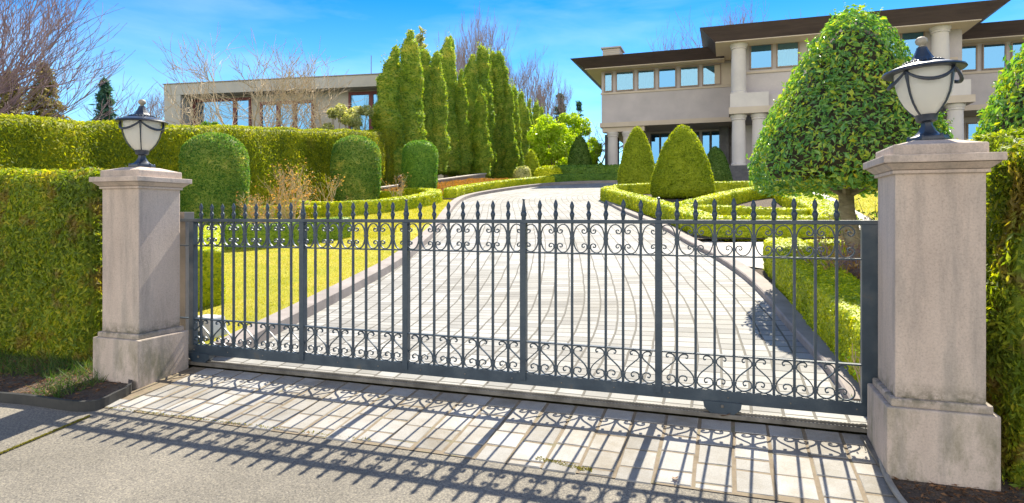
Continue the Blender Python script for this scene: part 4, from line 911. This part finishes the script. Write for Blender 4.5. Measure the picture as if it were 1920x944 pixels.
# other trees beyond
def bare_tree(name, label, x, y, base, trunk_h, d0, L, r, depth, mat, spread, n, up, group=None, lr=.75, stems=1, side=3, cat='bare tree', stemspread=.5):
    t = thing(name, label, cat, (x, y, base), group); tr = MB(); br = MB()
    if stems == 1:
        d = Vector(d0).normalized(); tr.tube([(0, 0, -.3), tuple(d*trunk_h*.5), tuple(d*trunk_h)], [r*1.3, r*1.1, r], 8); top = d*trunk_h
        for k in range(4): 
            v = Vector((random.gauss(0, 1), random.gauss(0, 1), .4)); twigs(br, top, (d+v.normalized()*spread), L, r*.6, depth, spread, n, up, 4, side, .6, lr)
    else:
        for k in range(stems):
            a = 6.28*k/stems+random.uniform(-.3, .3); d = Vector((stemspread*math.cos(a), stemspread*math.sin(a), 1)).normalized()
            tr.tube([(0, 0, -.3), tuple(d*trunk_h)], [r*1.1, r*.8], 7); twigs(br, d*trunk_h, d, L, r*.75, depth, spread, n, up, 4, side, .6, lr)
    tr.obj('trunk', mat, t, smooth=True); br.obj('crown', mat, t); return t
# big bare tree at the left edge: limbs sweep up and to the right
random.seed(21); TWIG_MIN = .006
t = thing('bare_tree', 'large bare tree with sweeping purple-grey branches at the left edge of the sky', 'bare tree', (-21.5, 12.0, G(12)))
tr = MB(); tr.tube([(0, 0, -.3), (.2, 0, 1.8), (.5, .1, 3.2)], [.32, .26, .2], 10); tr.obj('trunk', M['bark'], t, smooth=True)
br = MB()
for k in range(15):
    el_ = .22+.085*k+random.uniform(-.04, .04); az = random.uniform(-.5, .75); d = Vector((math.cos(az)*math.cos(el_), math.sin(az)*math.cos(el_)*.8+.25, math.sin(el_)))
    twigs(br, (.3+random.uniform(-.2, .2), random.uniform(-.3, .3), 2.3+.12*k), d, 1.85, .05, 4, .40, (1, 3), .16, 4, 3, .62, .78)
br.obj('crown', M['twig'], t)
random.seed(33); TWIG_MIN = .010
for (px, Z, hh, lb) in ((440, 33, .95, 'spreading pale bare tree in front of the left part of the flat-roofed house'), (500, 34, 1.05, 'middle pale bare tree with forking stems before the flat-roofed house'), (575, 34.5, .95, 'pale bare tree with a curved trunk before the right part of the flat-roofed house')):
    p = at_z(px, 230, Z); g0 = G(p[1]); bare_tree('bare_tree', lb, p[0], p[1], g0, 2.4, (0, 0, 1), 2.1*hh, .075, 4, M['twigpale'], .60, (1, 3), .10, 'pale bare trees before the flat-roofed house', .78, stems=5, stemspread=.55)
random.seed(35); TWIG_MIN = .011
for (px, top, Z, wd, lb) in ((862, 60, 62, 1, 'thin grey bare tree rising behind the conifer row, left one'), (895, 45, 60, 1, 'tallest grey bare tree rising behind the centre of the conifer row'), (925, 75, 63, 1, 'grey bare tree behind the right tall conifers'), (955, 120, 66, 1, 'grey bare tree in the dip of the conifer row'),
                             (985, 130, 68, 1, 'dense grey bare tree right of the dip'), (1010, 135, 70, 1, 'grey bare tree above the end of the conifer row'), (1030, 165, 72, 1, 'lower brownish bare tree beside the dark pine')):
    p = at_z(px, top, Z); g0 = G(p[1]); h_ = p[2]-g0
    bare_tree('bare_tree', lb, p[0], p[1], g0, h_*.3, (0, 0, 1), h_*.27, .12, 4, M['twiggrey'], .38, (2, 3), .45, 'grey bare trees beyond the conifer row', .72, stems=4, stemspread=.22)
for (px, top, Z, lb) in ((1345, 30, 62, 'bare tree top showing above the left roof of the villa'), (1398, 28, 62, 'bare tree top showing above the middle of the villa roof'), (240, 175, 70, 'small bare tree between the blue conifer and the left lamp'), (290, 175, 72, 'bushy bare tree beside the wall of the flat-roofed house'), (12, 150, 60, 'pale bare tree far behind the sweeping branches')):
    p = at_z(px, top, Z); g0 = G(p[1]); h_ = p[2]-g0
    bare_tree('bare_tree', lb, p[0], p[1], g0, h_*.3, (0, 0, 1), h_*.27, .14, 4, M['twiggrey'], .5, (2, 3), .22, 'distant bare trees', .72, stems=4, stemspread=.3)
def spruce(label, px, top, Z, hw, mat, seed, group, n=7000):
    p = at_z(px, top, Z); g0 = G(p[1]); h_ = p[2]-g0; r_ = hw*Z/F; t = thing('conifer', label, 'conifer', (p[0], p[1], g0), group)
    P = []; N = []; st = random.Random(seed)
    k = 0
    while k < n//40:
        f = st.random()**.7; z = h_*f; R_ = r_*(1-f)**.8*st.uniform(.6, 1.15)+.1; a = st.uniform(0, 6.28)
        for j in range(40):
            q = st.random(); P.append((R_*q*math.cos(a)+st.gauss(0, .12), R_*q*math.sin(a)+st.gauss(0, .12), z-.15*R_*q+st.gauss(0, .12))); N.append((math.cos(a)*.5, math.sin(a)*.5, .6))
        k += 1
    LV, LF = leaves(np.array(P), norm(np.array(N)), .42, asp=.3, out=.3, up=.1, jit=.8); link('crown', npmesh('crown', LV, [(LF, 0)], [mat]), t)
    MB().tube([(0, 0, -.5), (0, 0, h_*.95)], [.3, .03], 8).obj('trunk', M['bark'], t)
spruce('blue-green spruce standing alone against the sky left of the left lamp', 197, 153, 62, 46, M['conifer'], 1, 'far conifers', 9000)
spruce('tall brownish conifer behind the sweeping bare branches', 82, 122, 55, 80, M['brownconifer'], 2, 'far conifers', 11000)
spruce('wide brownish conifer at the left edge behind the bare branches', 18, 140, 57, 80, M['brownconifer'], 3, 'far conifers', 11000)
spruce('round dark pine beyond the yellow shrub', 1050, 180, 75, 34, M['conifer'], 4, 'far conifers', 6000)
spruce('small dark pine top left of the villa wall', 1085, 195, 78, 16, M['conifer'], 5, 'far conifers', 2500)
spruce('feathery pale conifer tip rising between the columnar conifers', 790, 50, 52, 26, M['magnolia'], 6, 'far conifers', 1800)
# bright shrubs
def cloudshrub(label, px, top, Z, hw, mat, n, size, group=None, bot=None, name='shrub'):
    p = at_z(px, top, Z); g0 = G(p[1]); h_ = p[2]-g0; r_ = hw*Z/F; t = thing(name, label, 'shrub', (p[0], p[1], g0), group)
    parts = []; st = random.Random(int(px)); mb = MB()
    for k in range(26):
        a = st.uniform(0, 6.28); q = st.random()**.5; z = h_*st.uniform(.25, .86); rr_ = r_*q*math.sqrt(max(.1, 1-((z/h_-.45)/.6)**2)); c = np.array([rr_*math.cos(a), rr_*math.sin(a), z]); s = r_*st.uniform(.22, .36)
        m_ = n//26; D = norm(rng.normal(size=(m_, 3))); P = c+D*s*rng.uniform(.5, 1.1, (m_, 1)); LV, LF = leaves(P, norm(D+[0, 0, .5]), size, asp=.42, out=.35, up=.15, jit=.7, fold=True); parts.append((LV, [(LF, 0)]))
        mb.tube([(0, 0, 0), tuple(c*[.4, .4, .5]), tuple(c)], [.07, .045, .015], 5, caps=False)
    VV, FF = merge(parts); link('crown', npmesh('crown', VV, FF, [mat]), t); mb.obj('stems', M['bark'], t)
cloudshrub('bright yellow-green broad-leaved shrub at the bend of the drive', 1040, 212, 45, 50, M['sunny'], 9000, .26, 'bright evergreen shrubs')
cloudshrub('yellow-green shrub with a lit crown behind the bright one, nearer the villa', 1078, 200, 50, 38, M['sunny'], 7000, .24, 'bright evergreen shrubs')
cloudshrub('low yellow shrub against the left corner of the villa', 1112, 258, 48, 18, M['sunny'], 2500, .2, 'bright evergreen shrubs')
cloudshrub('pale magnolia-like shrub before the right window of the flat-roofed house', 668, 178, 33.5, 34, M['magnolia'], 8000, .15, 'pale leafy shrubs above the boundary hedge')
cloudshrub('pale shrub with a tall shoot at the left of the magnolia-like one', 628, 180, 32.5, 30, M['magnolia'], 7000, .15, 'pale leafy shrubs above the boundary hedge')
cloudshrub('low green shrub peeping over the boundary hedge before the flat-roofed house', 392, 212, 30, 26, M['boxdark'], 4000, .15, 'pale leafy shrubs above the boundary hedge')
random.seed(50)
p = at_z(1117, 235, 50); bare_tree('bare_shrub', 'tangled brown bare shrub beside the left corner of the villa', p[0], p[1], G(p[1]), 2.0, (0, 0, 1), 1.5, .10, 4, M['twiggrey'], .8, (2, 3), .05, None, .75, stems=4, cat='shrub')

# ---------------------------------------------------------------- the villa
villa = thing('villa', 'large stucco villa with flat dark overhanging roofs and round columns on the hill', 'house', (0, 41.66, 3.2))
def vb(name, x0, x1, y0, y1, z0, z1, mat, parent=None, bevel=0): return MB().box(x0, x1, y0-41.66, y1-41.66, z0-3.2, z1-3.2).obj(name, M[mat], parent or villa, bevel=bevel)
vb('wall', -8.04, .30, 41.66, 53, 7.72, 11.3, 'stucco'); vb('wall', -7.0, .30, 45, 53, 3.0, 7.42, 'stucco')
vb('band', -8.14, .298, 41.56, 53.1, 7.42, 7.72, 'trim'); vb('band', -8.09, .298, 41.60, 41.658, 9.62, 9.74, 'trim')
vb('wall', .30, 11.6, 38.6, 53, 7.25, 11.4, 'stucco'); vb('wall', 1.0, 11.0, 42.5, 53, 3.0, 7.25, 'stucco')
vb('wall', 11.6, 21, 41.66, 53, 7.72, 11.3, 'stucco'); vb('band', 11.602, 21.1, 41.56, 53.1, 7.42, 7.72, 'trim'); vb('band', 11.602, 21.05, 41.60, 41.658, 9.48, 9.60, 'trim')
vb('wall', 11.6, 21, 44.5, 53, 3.0, 7.42, 'stucco')
vb('balcony_ledge', .05, 11.8, 37.35, 38.597, 7.25, 7.62, 'trim'); vb('parapet', .30, 11.5, 37.70, 38.596, 7.622, 8.30, 'stucco')
vb('pedestal', .12, 2.15, 37.48, 38.595, 7.624, 8.42, 'column'); vb('pedestal', 9.4, 11.65, 37.48, 38.595, 7.624, 8.42, 'column')
vb('band', .7, 11.4, 38.52, 38.598, 9.70, 9.82, 'trim')
for i in range(3): vb('entrance_step', -.6-.35*i, 12.2+.35*i, 37.35-.4*i, 42.5, 3.0, 4.33-.34*i, 'slate')
vb('slate_pier', -8.0, -7.4, 42.6, 45.0, 3.0, 7.05, 'slate'); vb('slate_pier', -6.4, -6.05, 43.5, 45.0, 3.0, 7.4, 'darkframe'); vb('slate_pier', -.55, .05, 43.6, 45.0, 3.0, 7.42, 'slate')
vb('terrace', -8.4, -.96, 41.2, 45.0, 3.0, 4.33, 'slate')
def col(x, y, z0, z1, r, base=False):
    c = MB(); c.lathe([(r*1.12, 0), (r*1.14, .12), (r, .16), (r*.99, (z1-z0)*.5), (r*.93, z1-z0-.32), (r*1.06, z1-z0-.30), (r*1.06, z1-z0-.24), (r*1.0, z1-z0-.22), (r*1.2, z1-z0-.1), (r*1.2, z1-z0-.002)], 32)
    return c.obj('column', M['column'], villa, (x, y-41.66, z0-3.2), smooth=True)
for px in (1385, 1423): q = at(px, 215, 37.95); col(q[0], 37.95, 4.332, 7.248, .38)
for x in (9.9, 11.1): col(x, 37.95, 4.332, 7.248, .38)
for px in (1149, 1177.5): q = at(px, 246, 42.0); col(q[0], 42.0, 4.332, 7.10, .345)
vb('column_beam', -8.0, -5.2, 41.7, 42.35, 7.102, 7.418, 'trim')
q = at(1385, 90, 37.95); col(q[0], 37.95, 8.422, 11.298, .41); q = at(1763, 60, 37.95); col(q[0], 37.95, 8.422, 11.298, .41)
def roof(b0, b1, z0, z1, apex):
    r_ = MB(); r_.cur = 0
    (x0, x1, y0, y1), (X0, X1, Y0, Y1) = b0, b1
    v = [(x0, y0, z0), (x1, y0, z0), (x1, y1, z0), (x0, y1, z0), (X0, Y0, z1), (X1, Y0, z1), (X1, Y1, z1), (X0, Y1, z1)]
    v = [(a, b_-41.66, c-3.2) for a, b_, c in v]; r_.add(v, [(0, 1, 5, 4), (1, 2, 6, 5), (2, 3, 7, 6), (3, 0, 4, 7), (4, 5, 6, 7)]); o = r_.obj('roof', M['fascia'], villa)
    s_ = MB().box(x0+.002, x1-.002, y0-41.66+.002, y1-41.66, z0-3.2-.03, z0-3.2+.02); so = s_.obj('soffit', M['soffit'], o); 
    e_ = MB().box(x0+.02, x1-.02, y0-41.66-.02, y0-41.66+.0, z0-3.2-.05, z0-3.2); e_.obj('soffit_edge', M['trim'], o)
    return o
roof((-8.95, -.2, 40.55, 54), (-9.75, -.3, 39.7, 55), 11.2, 11.75, 0)
roof((-.68, 12.0, 37.15, 54), (-1.5, 13.1, 36.5, 55), 11.33, 12.05, 0)
roof((11.9, 21.5, 40.6, 54), (12.2, 22.3, 39.9, 55), 11.2, 11.85, 0)
ch = vb('chimney', -8.5, -7.3, 44.5, 46.0, 11.5, 13.45, 'trim'); MB().box(-8.62, -7.18, 2.7, 4.5, 10.26, 10.36).obj('chimney_cap', M['concrete'], ch)
for i in range(4): MB().box(-8.52, -7.28, 2.815, 2.839, 9.70+.13*i, 9.75+.13*i).obj('louvre', M['concrete'], ch)
def window(x0, x1, z0, z1, y, glass='glass', curtain='full', frame='frame', fw=.07, mull=0):
    f = MB(); Y = y-41.66
    for a in ((x0-fw, x1+fw, z0-fw, z0), (x0-fw, x1+fw, z1, z1+fw), (x0-fw, x0, z0, z1), (x1, x1+fw, z0, z1)): f.box(a[0], a[1], Y-.09, Y-.003, a[2]-3.2, a[3]-3.2)
    for k in range(mull):
        xm = x0+(x1-x0)*(k+1)/(mull+1); f.box(xm-.04, xm+.04, Y-.085, Y-.003, z0-3.2, z1-3.2)
    fo = f.obj('window', M[frame], villa)
    MB().box(x0, x1, Y-.055, Y-.047, z0-3.2, z1-3.2).obj('pane', M[glass], fo)
    MB().box(x0, x1, Y-.010, Y-.004, z0-3.2, z1-3.2).obj('dark_room', M['darkroom'], fo)
    if curtain:
        zc = z0 if curtain == 'full' else z0+(z1-z0)*.35; c = MB(); nn_ = int((x1-x0)/.03)
        for i in range(nn_+1):
            xx = x0+.02+(x1-x0-.04)*i/nn_; yy = Y-.028+.010*math.sin(i*1.1+math.sin(i*.37)*2)
            c.v += [(xx, yy, zc-3.2), (xx, yy, z1-3.2)]
            if i: k = 2*i; c.f.append((k-2, k, k+1, k-1)); c.mi.append(0)
        c.obj('curtain', M['curtain'], fo)
for i, (xa, xb) in enumerate(((1135, 1147), (1157, 1187), (1197.5, 1226), (1236.5, 1266), (1277, 1308), (1319, 1350))):
    window(at(xa, 150, 41.66)[0], at(xb, 150, 41.66)[0], 9.86, 11.03, 41.66, 'glass' if i not in (3,) else 'skytint', 'full' if i != 5 else 'half')
for (xa, xb, gl) in ((1408.5, 1446, 'skytint'), (1458, 1496, 'glass'), (1640, 1680, 'glass'), (1691, 1731, 'skytint')):
    window(at(xa, 100, 38.6)[0], at(xb, 100, 38.6)[0], 10.0, 11.28, 38.6, gl, 'full' if gl == 'glass' else None)
for (xa, xb) in ((1792, 1829), (1844, 1883), (1898, 1935)): window(at(xa, 100, 41.66)[0], at(xb, 100, 41.66)[0], 9.72, 11.03, 41.66, 'skytint', None)
vb('window_pier', at(1368, 100, 41.6)[0]-.9, .28, 41.60, 41.65, 9.75, 11.1, 'trim')
window(at(1783, 240, 44.5)[0], at(1806, 240, 44.5)[0], 4.6, 7.0, 44.5, 'skytint', None); window(at(1815, 240, 44.5)[0], at(1840, 240, 44.5)[0], 4.6, 7.0, 44.5, 'skytint', None); window(at(1850, 240, 44.5)[0], at(1880, 240, 44.5)[0], 4.6, 7.0, 44.5, 'skytint', None)
for (xa, xb) in ((1222, 1236), (1240, 1254), (1276, 1290), (1294, 1309), (1318, 1330), (1335, 1349)):
    window(at(xa, 250, 45)[0], at(xb, 250, 45)[0], 4.5, 7.22, 45, 'skytint', None, 'darkframe', .07)
window(3.4, 4.6, 4.5, 6.9, 42.5, 'skytint', None, 'darkframe'); window(5.4, 6.8, 4.4, 7.0, 42.5, 'glass', None, 'darkframe', .1, 1); window(7.6, 8.8, 4.5, 6.9, 42.5, 'skytint', None, 'darkframe')

# ---------------------------------------------------------------- flat-roofed modern house
ang = math.atan2(2.0, 15.15); mh = thing('modern_house', 'low pale concrete house with flat roof and dark red window frames', 'house', (-35.85, 32, 3.0), rz=ang)
def hb(name, x0, x1, y0, y1, z0, z1, mat, parent=None, bevel=0): return MB().box(x0, x1, y0, y1, z0-3.0, z1-3.0).obj(name, M[mat], parent or mh, bevel=bevel)
hb('roof', -.02, 17, -.02, 12, 9.58, 10.30, 'concrete'); hb('roof_edge', -.08, 17.1, -.08, 12.1, 10.302, 10.36, 'greymetal'); hb('wall', 0, 1.25, 0, 12, 2, 9.578, 'concrete'); hb('wall', 1.252, 17, 1.2, 12, 2, 9.578, 'concrete')
hb('wall', 15.9, 17, .0, 1.199, 2, 9.578, 'concrete')
for (x0, x1, z0, z1, parts_) in ((1.5, 5.6, 6.0, 9.25, 2), (6.6, 10.2, 6.8, 8.9, 3), (13.0, 15.8, 5.8, 9.3, 2)):
    f = MB(); z0 -= 3; z1 -= 3
    for a in ((x0-.16, x1+.16, z1, z1+.2), (x0-.16, x0, z0, z1), (x1, x1+.16, z0, z1), (x0-.16, x1+.16, z0-.2, z0)): f.box(a[0], a[1], 1.06, 1.197, a[2], a[3])
    for k in range(1, parts_): xm = x0+(x1-x0)*k/parts_+(1.0 if parts_ == 2 and x0 < 3 else 0); f.box(xm-.14, xm+.14, 1.06, 1.197, z0, z1)
    fo = f.obj('window', M['redframe'], mh); MB().box(x0, x1, 1.13, 1.14, z0, z1).obj('pane', M['skytint'], fo); MB().box(x0, x1, 1.19, 1.196, z0, z1).obj('dark_room', M['darkroom'], fo)
MB().tube([(13.1, 4, 7.3), (13.1, 4, 9.6)], .03, 6).obj('aerial', M['greymetal'], mh)

# ---------------------------------------------------------------- small things on the ground
random.seed(5)
def leaf_obj(label, x, y, s, z=None, group='fallen leaves on the apron', rot=None):
    b_ = MB(); n_ = 5; vs = [(0, 0, 0)]; fs = []
    for i in range(n_*2):
        a = 2*math.pi*i/(n_*2); r_ = s*(1 if i % 2 == 0 else .45)*random.uniform(.8, 1.1); vs.append((r_*math.cos(a), r_*math.sin(a), (.35*s if i % 2 == 0 else .1*s)*random.uniform(.2, 1)))
    fs = [(0, i+1, (i+1) % (n_*2)+1) for i in range(n_*2)]; b_.add(vs, fs)
    me = bpy.data.meshes.new('leaf'); me.from_pydata(b_.v, [], b_.f); me.materials.append(M['deadleaf'])
    o = link('fallen_leaf', me, None, (x, y, (G(y)+.018 if z is None else z))); o.rotation_euler = rot or (random.uniform(-.2, .2), random.uniform(-.2, .2), random.uniform(0, 6)); return tag(o, label, 'leaf', group)
x, y = W(1266, 903); leaf_obj('curled dark brown fallen leaf at the front edge of the apron stones', x, y, .035)
x, y = W(1360, 792); leaf_obj('large star-shaped dead leaf lying under the right wheel housing of the gate', x, y, .055, G(y)+.05)
for px, py, lb in ((1063, 792, 'small dead leaf on a stone near the middle of the apron'), (577, 816, 'small dead leaf at the seam between apron and street, left half'), (808, 745, 'tiny dead leaf in the shade strip below the gate'), (916, 717, 'dead leaf behind the bottom rail at the gate middle'), (1500, 765, 'dead leaf by the track near the right pillar'), (1612, 800, 'rusty leaf scrap beside the foot of the right pillar')):
    x, y = W(px, py); leaf_obj(lb, x, y, .018)
# moss line and tufts at the seams
def tuft(px0, py0, px1, py1, n, w, label):
    a = np.array(W(px0, py0)); b_ = np.array(W(px1, py1)); f = rng.random(n)[:, None]; P2 = a+(b_-a)*f+rng.normal(size=(n, 2))*w
    k = snoise(np.stack([P2[:, 0], P2[:, 1], P2[:, 0]*0], 1), 7) > (-.3 if w > .006 else -1.1); P2 = P2[k]
    P = np.stack([P2[:, 0], P2[:, 1], np.array([G(y) for y in P2[:, 1]])+.006], 1)
    LV, LF = leaves(P, np.tile([[0, 0, 1.]], (len(P), 1)), .014, asp=.5, out=.5, up=.2); tag(link('moss', npmesh('moss', LV, [(LF, 0)], [M['moss']])), label, 'moss', kind='stuff')
tuft(-120, 903, 168, 782, 3400, .004, 'yellow moss line along the seam of the street at the left')
tuft(1010, 862, 1110, 885, 400, .012, 'dry moss tufts where the apron meets the street')
tuft(200, 765, 700, 828, 500, .008, 'thin moss along the front edge of the apron, left half')
